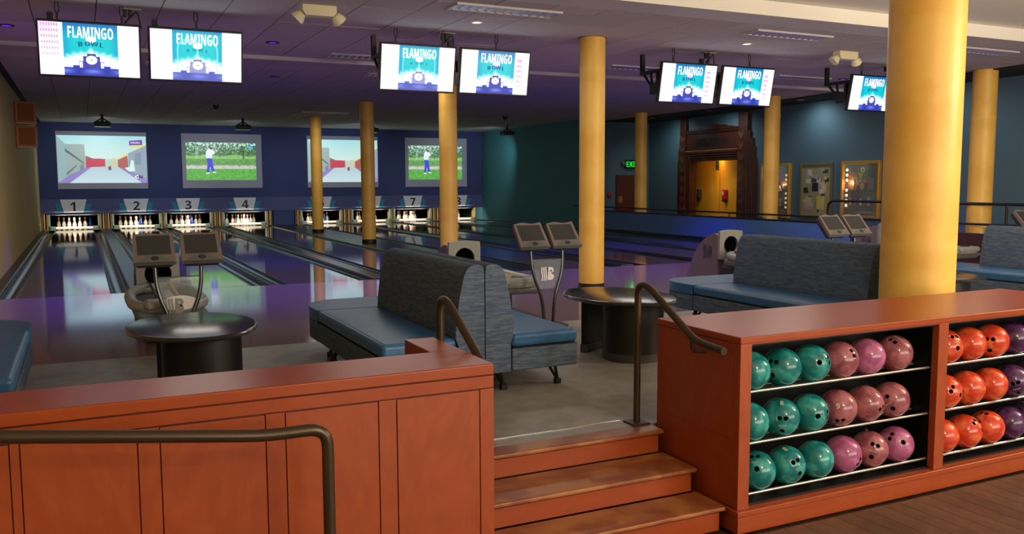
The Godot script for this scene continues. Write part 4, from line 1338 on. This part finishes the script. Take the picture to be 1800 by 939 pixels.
func handrails() -> void:
	var a := thing("handrail", "dark bronze pipe handrail in front of the panelled half wall, bent down at its end", "handrail", Vector3(0.2, -0.42, -3.3))
	part("pipe", tb(fillet([Vector3(-1.6, 1.205, 0), Vector3(0.37, 0.951, 0.0), Vector3(0.612, 0.951, 0), Vector3(0.612, 0.0, 0)], 0.075), 0.0235, 14), M.bronze, a)
	part("post", tb([Vector3(-1.3, 0.0, 0), Vector3(-1.3, 1.16, 0)], 0.02, 12), M.bronze, a)
	part("foot_plate", bx(Vector3(0.612, 0.005, 0), Vector3(0.1, 0.01, 0.1), 0.002), M.bronze, a)
	var b := thing("handrail", "bronze pipe handrail on a floor post at the right side of the steps", "handrail", Vector3(2.99, 0, -4.4))
	part("pipe", tb(fillet([Vector3(0, 0.0, 0), Vector3(0, 0.855, 0.0), Vector3(0, 0.86, 0.1), Vector3(0, 0.6, 0.56), Vector3(0, 0.585, 0.8)], 0.07), 0.021, 14), M.bronze, b)
	part("foot_plate", bx(Vector3(0, 0.006, 0), Vector3(0.12, 0.012, 0.12), 0.002), M.dark_grey, b)
	part("bracket", tb(fillet([Vector3(0, 0.61, 0.53), Vector3(0, 0.54, 0.53), Vector3(0.088, 0.53, 0.53)], 0.03), 0.012, 8), M.bronze, b)
	var c := thing("handrail", "bronze pipe handrail rising at the right end of the half wall, left of the steps", "handrail", Vector3(1.688, 0, -4.34))
	part("pipe", tb(fillet([Vector3(0, 0.0, 0), Vector3(0, 0.855, 0.0), Vector3(0, 0.86, 0.1), Vector3(0, 0.6, 0.56), Vector3(0, 0.585, 0.64)], 0.07), 0.021, 14), M.bronze, c)
	part("foot_plate", bx(Vector3(0.01, 0.005, 0), Vector3(0.1, 0.01, 0.12), 0.002), M.bronze, c)

# ---------------------------------------------------------------- sofas and tables
# one sofa, its seat towards -x and its back towards +x; z runs from the near end (0) to the far end
func sofa_parts(t: Node3D, flip: float, ln: float) -> void:
	var W := 0.735
	var mk := func(c: Vector3, s: Vector3, r: float, puff: float) -> G:
		var g := G.new()
		g.soft(Vector3(c.x * flip, c.y, c.z), s, r, 3, puff, 4)
		return g
	part("seat", mk.call(Vector3(-0.47, 0.372, -ln * 0.5), Vector3(0.53, 0.10, ln), 0.035, 0.012), M.vinyl, t)
	part("seam", bx(Vector3(-0.47 * flip, 0.317, -ln * 0.5), Vector3(0.515, 0.008, ln - 0.015), 0.002), M.seam, t)
	part("base", mk.call(Vector3(-0.47, 0.237, -ln * 0.5), Vector3(0.525, 0.158, ln - 0.006), 0.012, 0.0), M.fabric, t)
	var pf := [Vector2(-0.003, 0.158), Vector2(-0.195, 0.158), Vector2(-0.195, 0.36), Vector2(-0.215, 0.42), Vector2(-0.213, 0.5), Vector2(-0.185, 0.7), Vector2(-0.15, 0.85), Vector2(-0.125, 0.893), Vector2(-0.09, 0.913), Vector2(-0.04, 0.916), Vector2(-0.008, 0.9), Vector2(-0.003, 0.86)]
	var poly := PackedVector2Array()
	for p in pf: poly.append(Vector2(p.x * flip, p.y))
	var g := G.new()
	g.prism(poly, -ln, 0.0, 0.6)
	part("backrest", g, M.fabric, t)
	for z in [-0.14, -ln + 0.14]:
		for x in [-0.64, -0.2]:
			g = G.new()
			g.tube([Vector3((x + 0.06) * flip, 0.165, z + 0.07), Vector3(x * flip, 0.03, z)], 0.012, 8)
			g.tube([Vector3((x + 0.06) * flip, 0.165, z - 0.07), Vector3(x * flip, 0.03, z)], 0.012, 8)
			g.box(Vector3(x * flip, 0.02, z), Vector3(0.045, 0.04, 0.045), 0.005)
			part("leg", g, M.black, t)

func end_seat(t: Node3D, flip: float) -> void: # the corner seat at the far end, its outer corner cut round
	var outline := func(grow: float) -> PackedVector2Array:
		var p := PackedVector2Array([Vector2(0, 0), Vector2(-0.73 - grow, 0)])
		p.append(Vector2(-0.735 - grow, 0.12))
		for k in 7:
			var a := PI * 0.5 * k / 6.0
			p.append(Vector2(-0.42 - cos(a) * (0.315 + grow), 0.22 + sin(a) * (0.42 + grow)))
		p.append(Vector2(0, 0.64 + grow))
		var o := PackedVector2Array()
		for q in p: o.append(Vector2(q.x * flip, -q.y))
		return o
	for b in [["seat", 0.322, 0.42, M.vinyl, 0.0], ["base", 0.158, 0.314, M.fabric, -0.004], ["seam", 0.312, 0.323, M.seam, -0.01]]:
		var g := G.new()
		g.xf = Transform3D(Basis(Vector3.RIGHT, PI / 2), Vector3.ZERO)
		g.prism(outline.call(b[4]), -b[2], -b[1], 0.7)
		part(b[0], g, b[3], t)
	for q in [Vector2(-0.6, -0.12), Vector2(-0.3, -0.5), Vector2(-0.1, -0.12)]:
		var g := G.new()
		g.tube([Vector3((q.x + 0.05) * flip, 0.165, q.y + 0.07), Vector3(q.x * flip, 0.03, q.y)], 0.012, 8)
		g.tube([Vector3((q.x + 0.05) * flip, 0.165, q.y - 0.07), Vector3(q.x * flip, 0.03, q.y)], 0.012, 8)
		g.box(Vector3(q.x * flip, 0.02, q.y), Vector3(0.045, 0.04, 0.045), 0.005)
		part("leg", g, M.black, t)

func seating() -> void:
	var spots := [[2.435, 1.0, "blue sofa facing left in the middle booth, its grey back against another sofa"], [2.437, -1.0, "blue sofa facing right in the middle booth, its near end towards the steps"], [6.27, 1.0, "long blue sofa behind the ball rack, left of the thick column"], [6.272, -1.0, "blue sofa facing right behind the thick column"], [10.12, 1.0, "blue sofa at the right edge with its back end in view"], [-1.115, -1.0, "blue sofa by the left wall, only its seat corner in view"]]
	var ends := ["blue corner seat at the far left end of the middle booth", "blue corner seat at the far right end of the middle booth", "blue corner seat at the far end of the sofa behind the rack", "blue corner seat hidden behind the sofa near the thick column", "blue corner seat at the far end of the rightmost sofa", "blue corner seat at the far end of the sofa by the left wall"]
	for i in spots.size():
		var s: Array = spots[i]
		var t := thing("sofa", s[2], "sofa", Vector3(s[0], 0, -5.42), "blue and grey booth sofas")
		sofa_parts(t, s[1], 1.75)
		var q := thing("corner_seat", ends[i], "seat", Vector3(s[0], 0, -7.18), "blue corner seats of the booths")
		end_seat(q, s[1])
	var tabs := [[Vector3(0.635, 0, -6.27), "oval dark table in front of the left pair of scoring monitors", "table"], [Vector3(4.05, 0, -6.25), "oval dark table reflecting the yellow column, beside the right handrail", "table"], [Vector3(7.75, 0, -6.2), "oval dark table partly hidden behind the thick yellow column", "table"]]
	for s in tabs:
		var t := thing("round_table", s[1], s[2], s[0], "low dark oval tables")
		var g := G.new()
		g.lathe([Vector2(0, 0.485), Vector2(0.40, 0.485), Vector2(0.418, 0.49), Vector2(0.425, 0.502), Vector2(0.418, 0.515), Vector2(0.405, 0.52), Vector2(0, 0.52)], 56, Vector3.ZERO, 1.0, 1.41)
		part("tabletop", g, M.table, t)
		g = G.new()
		g.lathe([Vector2(0.255, 0.07), Vector2(0.255, 0.485)], 36, Vector3(0.04, 0, 0.16))
		part("drum", g, M.table_base, t)
		g = G.new()
		g.lathe([Vector2(0, 0), Vector2(0.25, 0), Vector2(0.252, 0.07), Vector2(0, 0.075)], 36, Vector3(0.04, 0, 0.16))
		part("drum_foot", g, M.table_foot, t)
		var sl := part("slab_leg", bx(Vector3(0, 0.28, 0), Vector3(0.56, 0.42, 0.06), 0.006), M.table_base, t)
		sl.transform = Transform3D(Basis(Vector3.UP, 0.5), Vector3(0.04, 0, -0.36))
		var sf := part("slab_foot", bx(Vector3(0, 0.035, 0), Vector3(0.57, 0.07, 0.07), 0.004), M.table_foot, t)
		sf.transform = sl.transform

# ---------------------------------------------------------------- ball returns and scoring monitors
func ball_returns() -> void:
	var lab := ["grey ball return between lanes one and two, behind the left scoring monitors", "grey ball return between lanes three and four, its hood behind the middle booth", "grey ball return with a dark opening behind the long sofa near the rack", "dark hump of a ball return beside the right pair of scoring monitors"]
	var at := [Vector3(0.66, 0, -9.6), Vector3(4.1, 0, -9.75), Vector3(8.36, 0, -10.0), Vector3(12.0, 0, -10.4)]
	for i in 4:
		var t := thing("ball_return", lab[i], "ball return", at[i], "ball returns")
		var g := G.new()
		g.xf = Transform3D(Basis(Vector3.UP, -PI / 2), Vector3.ZERO) # x of the outline runs to +z
		g.prism(PackedVector2Array([Vector2(0, 0), Vector2(0, 0.68), Vector2(-0.04, 0.715), Vector2(-0.12, 0.715), Vector2(-0.26, 0.66), Vector2(-0.42, 0.55), Vector2(-0.54, 0.4), Vector2(-0.64, 0.2), Vector2(-0.74, 0.0)]), -0.205, 0.205, 0.75)
		part("hood", g, M.taupe, t)
		var n := 32
		var outer := PackedVector2Array()
		for k in n:
			var a := TAU * k / n
			var d := Vector2(cos(a), sin(a))
			var r := minf(0.205 / maxf(absf(d.x), 1e-3), (0.185 + 0.03 * (1.0 - d.x * d.x)) / maxf(absf(d.y), 1e-3))
			outer.append(Vector2(0, 0.555) + d * r)
		g = G.new()
		g.ring(outer, circle(0.128, n, Vector2(0, 0.555)), 0.0, 0.045)
		part("face_plate", g, M.light_grey, t)
		g = G.new()
		g.xf = Transform3D(Basis(Vector3.RIGHT, PI / 2), Vector3(0, 0.555, 0.004))
		g.lathe([Vector2(0, 0.0), Vector2(0.128, 0.0)], 28)
		part("opening", g, M.void, t)
		for s in [-1.0, 1.0]: # the maker's mark on both sides of the hood
			var lg := part("logo", logo(0.2), M.logo_grey, t)
			lg.transform = Transform3D(Basis(Vector3.UP, s * PI / 2), Vector3(s * 0.206, 0.44, -0.22))
		# tray: a long racetrack rim round two troughs
		var rim := []
		for k in 49:
			var a := TAU * k / 48
			var c := Vector2(cos(a), sin(a))
			rim.append(Vector3(0.30 * signf(c.x) * pow(absf(c.x), 0.6), 0.40 + 0.03 * maxf(0.0, -c.y), 0.86 + 0.66 * signf(c.y) * pow(absf(c.y), 0.6)))
		g = G.new()
		g.tube(rim, 0.05, 10, false)
		part("tray_rim", g, M.light_grey, t)
		g = G.new()
		g.soft(Vector3(0, 0.33, 0.86), Vector3(0.6, 0.1, 1.28), 0.05)
		part("tray_pan", g, M.mid_grey, t)
		g = G.new()
		g.soft(Vector3(0, 0.415, 0.95), Vector3(0.13, 0.09, 0.8), 0.04)
		part("center_ridge", g, M.light_grey, t)
		part("track_strip", tb([Vector3(0.09, 0.47, 0.05), Vector3(0.09, 0.44, 1.3)], 0.013, 8), M.yellow_strip, t)
		part("track_strip", tb([Vector3(-0.09, 0.47, 0.05), Vector3(-0.09, 0.44, 1.3)], 0.013, 8), M.black, t)
		g = G.new()
		g.soft(Vector3(0, 0.425, 1.46), Vector3(0.44, 0.085, 0.22), 0.04)
		part("tray_nose", g, M.light_grey, t)
		g = G.new()
		g.lathe([Vector2(0.045, 0.468), Vector2(0.062, 0.476), Vector2(0.07, 0.468), Vector2(0, 0.466)], 20, Vector3(0, 0, 1.46))
		part("hand_dryer", g, M.dark_grey, t)
		g = G.new()
		g.soft(Vector3(0, 0.14, 0.5), Vector3(0.4, 0.3, 0.95), 0.06)
		part("pedestal", g, M.dark_grey, t)

func logo(h: float) -> G: # a bold letter shape trailing wavy stripes
	var g := G.new()
	var outer := PackedVector2Array()
	for p in [[0.05, 0.5], [0.3, 0.5], [0.44, 0.42], [0.48, 0.25], [0.42, 0.08], [0.3, 0.02], [0.46, -0.02], [0.5, -0.2], [0.42, -0.36], [0.25, -0.42], [-0.02, -0.42], [0.02, -0.1]]: outer.append(Vector2(p[0], p[1]) * h)
	var inner := PackedVector2Array()
	for k in 12: inner.append(Vector2(0.26, 0.24) * h + Vector2.from_angle(PI * 0.72 - TAU * k / 12.0) * h * 0.075)
	g.ring(outer, inner, 0.0, 0.004)
	for k in 3:
		var p := PackedVector2Array()
		var x := -0.48 + k * 0.16
		for s in 7: p.append(Vector2(x + 0.05 * sin(s * 0.9) - 0.016 * (6 - s) * 0.5, -0.46 + s * 0.16) * h)
		for s in 7: p.append(Vector2(x + 0.1 + 0.05 * sin((6 - s) * 0.9) - 0.016 * s * 0.5, -0.46 + (6 - s) * 0.16) * h)
		g.prism(p, 0.0, 0.004, 2.0)
	return g

func consoles() -> void:
	var lab := ["pair of grey scoring monitors on a curved stand behind the left oval table", "pair of grey scoring monitors on a curved stand just left of the large yellow column", "pair of grey scoring monitors seen over the long sofa", "grey scoring monitor at the right edge above the far sofa"]
	var xs := [0.705, 4.243, 8.376, 12.02]
	for i in 4:
		var t := thing("scoring_console", lab[i], "scoring console", Vector3(xs[i], 0, -7.88), "scoring consoles")
		for s in [-1.0, 1.0]:
			part("leg", tb(fillet([Vector3(s * 0.05, 0.01, 0.03), Vector3(s * 0.07, 0.3, 0.02), Vector3(s * 0.175, 0.55, 0.0), Vector3(s * 0.185, 0.8, -0.02)], 0.22, 8), 0.0175, 10), M.steel, t)
			var m := Node3D.new()
			m.name = "monitor"
			t.add_child(m, true)
			m.transform = Transform3D(Basis(Vector3.RIGHT, -0.72), Vector3(s * 0.186, 0.925, -0.01))
			var o := PackedVector2Array()
			for k in 13:
				var x := 0.155 - 0.31 * k / 12.0
				o.append(Vector2(x, 0.15 + 0.008 * cos(k / 12.0 * TAU * 1.5) * (1.0 if k % 12 else 1.4)))
			o.append(Vector2(-0.166, -0.155)); o.append(Vector2(0.166, -0.155))
			var g := G.new()
			g.prism(o, -0.02, 0.02, 0.8)
			part("bezel", g, M.taupe, m)
			g = G.new()
			g.soft(Vector3(0, 0.0, -0.045), Vector3(0.3, 0.29, 0.08), 0.03)
			part("shell", g, M.dark_grey, m)
			part("display", bx(Vector3(0, 0.025, 0.0195), Vector3(0.262, 0.2, 0.006), 0.002), M.lcd, m)
			var p := PackedVector2Array([Vector2(-0.15, -0.156)])
			for k in 13: p.append(Vector2(-0.135 + 0.27 * k / 12.0, -0.15 + 0.068 * sin(PI * k / 12.0)))
			p.append(Vector2(0.15, -0.156))
			g = G.new()
			g.prism(p, 0.0, 0.028)
			part("keypad", g, M.mid_grey, m)
			g = G.new()
			g.xf = Transform3D(Basis(Vector3.RIGHT, PI / 2), Vector3(0, -0.118, 0.026))
			g.lathe([Vector2(0, 0.006), Vector2(0.022, 0.006), Vector2(0.026, 0.0)], 16, Vector3.ZERO, 1.3, 0.9)
			part("button", g, M.dark_grey, m)
		part("crossbar", tb([Vector3(-0.18, 0.68, -0.01), Vector3(0.18, 0.68, -0.01)], 0.008, 8), M.steel, t)
		var lg := part("logo", logo(0.145), M.white_print, t)
		lg.position = Vector3(0.0, 0.53, 0.005)
		var pn := G.new()
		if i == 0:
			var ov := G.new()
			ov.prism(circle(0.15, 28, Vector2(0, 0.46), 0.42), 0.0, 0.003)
			part("painted_glare", ov, M.white_print, t)  # white oval painted in place of a bright reflection on the pane
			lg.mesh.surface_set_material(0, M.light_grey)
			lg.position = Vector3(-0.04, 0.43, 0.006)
		pn.prism(PackedVector2Array([Vector2(-0.17, 0.68), Vector2(0.17, 0.68), Vector2(0.16, 0.55), Vector2(0.10, 0.38), Vector2(-0.10, 0.38), Vector2(-0.16, 0.55)]), -0.006, 0.0)
		part("acrylic_pane", pn, M.acrylic, t)
		var fp := G.new()
		fp.soft(Vector3(0, 0.012, 0.03), Vector3(0.34, 0.024, 0.24), 0.01)
		part("foot_plate", fp, M.dark_grey, t)

# ---------------------------------------------------------------- hanging televisions
func televisions() -> void:
	var xs := [-0.33, 0.746, 3.367, 4.426, 7.527, 8.622, 11.243]
	var kinds := [0, 1, 1, 2, 2, 2, 2]
	var tex := [poster_tex(0), poster_tex(1), poster_tex(2)]
	var lab := ["leftmost hanging television, with pink marks beside its poster", "second hanging television from the left with a pale poster", "third hanging television from the left, left one of the middle pair", "fourth hanging television from the left, above the yellow column nearest lane eight", "fifth hanging television from the left, left one of the right pair", "sixth hanging television, right one of the pair beyond the column", "last hanging television, cut off by the thick yellow column"]
	var tilt := Basis(Vector3.RIGHT, 0.186)
	for i in 7:
		var t := thing("television", lab[i], "television", Vector3(xs[i] + 0.482, 2.885, -10.55), "hanging scoring televisions")
		var g := G.new()
		g.xf = Transform3D(tilt, Vector3.ZERO)
		g.box(Vector3(0, 0, -0.03), Vector3(1.0, 0.585, 0.06), 0.008)
		g.box(Vector3(0, -0.02, -0.085), Vector3(0.8, 0.42, 0.06), 0.02)
		part("housing", g, M.black, t)
		g = G.new()
		g.xf = Transform3D(tilt, Vector3.ZERO)
		g.picture(Vector3(-0.481, 0.27, 0.001), Vector3(0.481, 0.27, 0.001), Vector3(0.481, -0.27, 0.001), Vector3(-0.481, -0.27, 0.001), Vector3.BACK)
		var sc := part("screen", g, screen_mat(tex[kinds[i]], 1.15), t)
		text("lettering", "FLAMINGO", 0.115, glow(Color(1.0, 0.96, 0.98) if kinds[i] != 2 else Color(1.0, 0.88, 0.93), 1.15), sc, Transform3D(tilt, tilt * Vector3(0.008, 0.175, 0.002)), 0.001, 0.53)
		var bc: Color = [c8(0, 66, 110), c8(0, 120, 140), c8(10, 40, 140)][kinds[i]]
		var word := "BOWL"
		for k in 4:
			var a := (k - 1.5) * 0.24
			text("lettering", word[k], 0.045 if kinds[i] != 1 else 0.03, glow(bc, 0.9), sc, Transform3D(tilt * Basis(Vector3.BACK, -a * 0.4), tilt * Vector3(0.008 + a * 0.28, 0.058 - absf(a) * 0.035 + 0.01, 0.002)), 0.001, 1.3)
		# hooks, arm and strut
		for x in [-0.3, 0.32] if i in [0, 2, 4, 6] else [0.0]:
			g = G.new()
			g.tube([Vector3(x - 0.012, 0.475, 0.04), Vector3(x - 0.022, 0.4, 0.04), Vector3(x, 0.345, 0.04)], 0.006, 6)
			g.tube([Vector3(x + 0.012, 0.475, 0.04), Vector3(x + 0.022, 0.4, 0.04), Vector3(x, 0.345, 0.04)], 0.006, 6)
			g.box(Vector3(x, 0.31, 0.04), Vector3(0.022, 0.08, 0.022), 0.003)
			part("hanger", g, M.black, t)
		g = G.new()
		g.box(Vector3(-0.38, 0.19, -0.36), Vector3(0.05, 0.05, 0.60), 0.004)
		g.box(Vector3(-0.3, 0.02, -0.16), Vector3(0.3, 0.3, 0.05), 0.006)
		g.tube([Vector3(-0.38, 0.19, -0.60), Vector3(-0.38, -0.05, -0.36)], 0.02, 6)
		g.tube([Vector3(-0.38, 0.19, -0.40), Vector3(-0.38, -0.05, -0.36)], 0.02, 6)
		g.box(Vector3(-0.38, -0.06, -0.27), Vector3(0.06, 0.16, 0.24), 0.006)
		g.box(Vector3(-0.38, 0.33, -0.62), Vector3(0.06, 0.27, 0.06), 0.004)
		part("mount", g, M.black, t)
		area("screen_light", t.position + tilt * Vector3(0, 0, 0.03), Vector2(0.94, 0.52), tilt * Vector3.BACK, Color(0.85, 0.97, 1.0), 0.06)
		if i in [0, 2, 4, 6]:
			var o := thing("power_outlet", "small ceiling outlet with plugs and cables above the %s pair of televisions" % ["left", "", "middle", "", "right", "", "last"][i], "outlet", Vector3(xs[i] + 0.9, 3.352, -10.62))
			part("plate", bx(Vector3(0, 0, 0), Vector3(0.22, 0.016, 0.09), 0.003), M.light_grey, o)
			for x in [-0.06, -0.01]: part("plug", bx(Vector3(x, -0.045, 0), Vector3(0.035, 0.08, 0.04), 0.006), M.black, o)
			part("cable", tb(fillet([Vector3(-0.01, -0.08, 0.0), Vector3(-0.08, -0.17, 0.02), Vector3(0.06, -0.01, 0.03), Vector3(0.1, -0.2, 0.0)], 0.05), 0.009, 6), M.black, o)

# ---------------------------------------------------------------- things on the ceiling and the left wall
func ceiling_things() -> void:
	for p in LOUVRES:
		var t := thing("louvre_light", "long recessed ceiling light with a silvery louvre, %s" % p[2], "ceiling light", Vector3(p[0], 3.36, p[1] - 0.15), "louvred ceiling lights")
		var g := G.new()
		g.box(Vector3(0.63, -0.008, 0.15), Vector3(1.28, 0.03, 0.02), 0.003)
		g.box(Vector3(0.63, -0.008, -0.15), Vector3(1.28, 0.03, 0.02), 0.003)
		for x in [0.0, 1.27]: g.box(Vector3(x, -0.008, 0), Vector3(0.02, 0.03, 0.28), 0.003)
		part("frame", g, M.trim_grey, t)
		part("tray", bx(Vector3(0.635, 0.0, 0), Vector3(1.25, 0.008, 0.28), 0.0), M.beige, t)
		for k in 12:
			g = G.new()
			var x := 0.06 + k * 0.1045
			g.prism(PackedVector2Array([Vector2(x - 0.035, -0.004), Vector2(x, -0.024), Vector2(x + 0.035, -0.004)]), -0.135, 0.135)
			part("louvre", g, M.louvre, t)
	downlight(Vector3(4.311, 3.352, -9.776), "lit round ceiling downlight above the middle televisions", "")
	downlight(Vector3(8.374, 3.352, -9.729), "lit round ceiling downlight above the right televisions", "")
	spot("down_spot", Vector3(4.311, 3.33, -9.776), Vector3.DOWN, Color(1, 0.93, 0.82), 1.6, 45.0)
	spot("down_spot", Vector3(8.374, 3.33, -9.729), Vector3.DOWN, Color(1, 0.93, 0.82), 1.6, 45.0)
	var uvx := [-0.72, 2.41, 6.0, 9.6, 12.9]
	var uvl := ["at the left edge above the first television", "right of the second television", "right of the fourth television", "behind the right pair of televisions", "nearest the slanting wall"]
	for i in 5:
		var t := thing("black_light", "small glowing purple ceiling lamp %s" % uvl[i], "ceiling lamp", Vector3(uvx[i], 3.352, -12.3), "purple ceiling lamps")
		var g := G.new()
		g.lathe([Vector2(0.05, 0.012), Vector2(0.055, -0.006), Vector2(0.085, -0.006), Vector2(0.09, 0.006)], 20)
		part("ring", g, M.dark_grey, t)
		g = G.new()
		g.lathe([Vector2(0, -0.004), Vector2(0.056, -0.002)], 20)
		part("lens", g, glow(Color(0.42, 0.12, 1.0), 1.4), t)
		spot("purple_spot", Vector3(uvx[i], 3.32, -12.3), Vector3(0, -1, -0.05), Color(0.45, 0.28, 1.0), UV * 1.25, 54.0)
	for i in 5:  # unseen blue lamps added to tint the lanes
		var t := thing("black_light", "small added blue ceiling lamp beyond the grey ceiling bar, over %s" % ["lane one", "lane three", "lane five", "lane six", "lane seven"][i], "ceiling lamp", Vector3([0.9, 3.2, 7.2, 9.8, 11.9][i], 3.352, -16.2), "added blue ceiling lamps")
		var g := G.new()
		g.lathe([Vector2(0.05, 0.012), Vector2(0.055, -0.006), Vector2(0.085, -0.006), Vector2(0.09, 0.006)], 20)
		part("ring", g, M.dark_grey, t)
		g = G.new()
		g.lathe([Vector2(0, -0.004), Vector2(0.056, -0.002)], 20)
		part("lens", g, glow(Color(0.2, 0.15, 1.0), 0.5), t)
		spot("blue_lane_fill", t.position + Vector3(0, -0.03, 0), Vector3(0, -1, -0.2), Color(0.14, 0.1, 1.0), UV * 3.0, 40.0)
	for p in [[Vector3(2.38, 3.35, -9.62), "left of the middle televisions"], [Vector3(10.25, 3.35, -9.74), "left of the thick yellow column"]]:
		var t := thing("emergency_light", "cream twin-headed emergency light on the ceiling %s" % p[1], "emergency light", p[0], "emergency lights")
		var g := G.new()
		g.prism(PackedVector2Array([Vector2(-0.18, 0.012), Vector2(0.18, 0.012), Vector2(0.185, -0.05), Vector2(0.15, -0.1), Vector2(-0.15, -0.1), Vector2(-0.185, -0.05)]), -0.07, 0.07)
		part("body", g, M.cream, t)
		for s in [-1.0, 1.0]:
			g = G.new()
			g.xf = Transform3D(Basis(Vector3.BACK, s * 0.75) * Basis(Vector3.RIGHT, 0.25), Vector3(s * 0.215, -0.115, 0.0))
			g.lathe([Vector2(0, 0.06), Vector2(0.045, 0.055), Vector2(0.075, 0.0), Vector2(0.078, -0.035), Vector2(0.07, -0.035), Vector2(0, -0.02)], 18)
			part("lamp_head", g, M.cream, t)
			part("arm", tb([Vector3(s * 0.16, -0.06, 0), Vector3(s * 0.21, -0.09, 0)], 0.018, 8), M.cream, t)
	var pj := [[0.6, "left of the columns, above the first screen"], [4.36, "above the second screen"], [8.25, "behind a yellow column above the third screen"], [13.0, "above the fourth screen at the wall corner"]]
	for p in pj:
		var t := thing("projector", "small black ceiling projector %s" % p[1], "projector", Vector3(p[0], 3.36, -27.0), "ceiling projectors")
		part("stem", tb([Vector3(0, 0, 0), Vector3(0, -0.2, 0)], 0.035, 8), M.black, t)
		var g := G.new()
		g.soft(Vector3(0, -0.27, 0), Vector3(0.42, 0.13, 0.36), 0.04)
		part("body", g, M.black, t)
		part("lower_edge", bx(Vector3(0, -0.34, 0.0), Vector3(0.4, 0.02, 0.34), 0.006), M.light_grey, t)
		var ln := G.new()
		ln.xf = Transform3D(Basis(Vector3.RIGHT, -PI / 2), Vector3(0, -0.27, -0.18))
		ln.lathe([Vector2(0, 0.012), Vector2(0.04, 0.01), Vector2(0.045, 0.0)], 16)
		part("lens", ln, glow(Color(0.8, 0.9, 1.0), 1.5), t)
		spot("navy_wall_fill", Vector3(p[0], 3.08, -27.22), Vector3(0, -0.45, -1), Color(0.9, 0.94, 1.0), 3.7, 46.0)  # wash added for the navy wall, wider than the projected pictures
		part("arm", tb([Vector3(-0.14, -0.2, 0), Vector3(0, -0.1, 0), Vector3(0.14, -0.2, 0)], 0.02, 8), M.black, t)
	for p in [[Vector3(3.0, 3.36, -22.4), "over lane three"], [Vector3(11.0, 3.36, -23.0), "over lane seven"]]:
		var t := thing("security_camera", "tiny dark ceiling camera %s" % p[1], "camera", p[0])
		var g := G.new()
		g.lathe([Vector2(0, -0.14), Vector2(0.05, -0.12), Vector2(0.075, -0.05), Vector2(0.075, 0.0)], 16)
		part("dome", g, M.black, t)
		part("base_ring", bx(Vector3(0, -0.015, 0), Vector3(0.19, 0.025, 0.19), 0.008), M.mid_grey, t)
	var cm := thing("security_camera", "small grey wall camera near the top of the slanting wall", "camera", on_wall(4.3, 3.1, 0.0))
	cm.basis = wall_basis()
	part("body", bx(Vector3(0, 0, 0.16), Vector3(0.12, 0.12, 0.26), 0.02), M.light_grey, cm)
	part("bracket", tb([Vector3(0, 0.06, 0), Vector3(0, 0.06, 0.1)], 0.02, 8), M.mid_grey, cm)
	for p in [[2.95, "upper orange wall speaker box near the ceiling on the left wall", 0.43], [2.45, "lower orange wall speaker box on the left wall", 0.42]]:
		var t := thing("wall_speaker", p[1], "speaker", Vector3(-0.985, p[0], -21.3), "wall speakers")
		part("cabinet", bx(Vector3(0, 0, 0), Vector3(0.38, p[2], 0.42), 0.015), M.speaker, t)
		part("grille", bx(Vector3(0.015, 0.0, 0.215), Vector3(0.3, p[2] - 0.07, 0.012), 0.006), M.grille, t)
		part("bracket", bx(Vector3(0, -p[2] * 0.5 - 0.01, -0.05), Vector3(0.36, 0.02, 0.3), 0.004), M.cream, t)
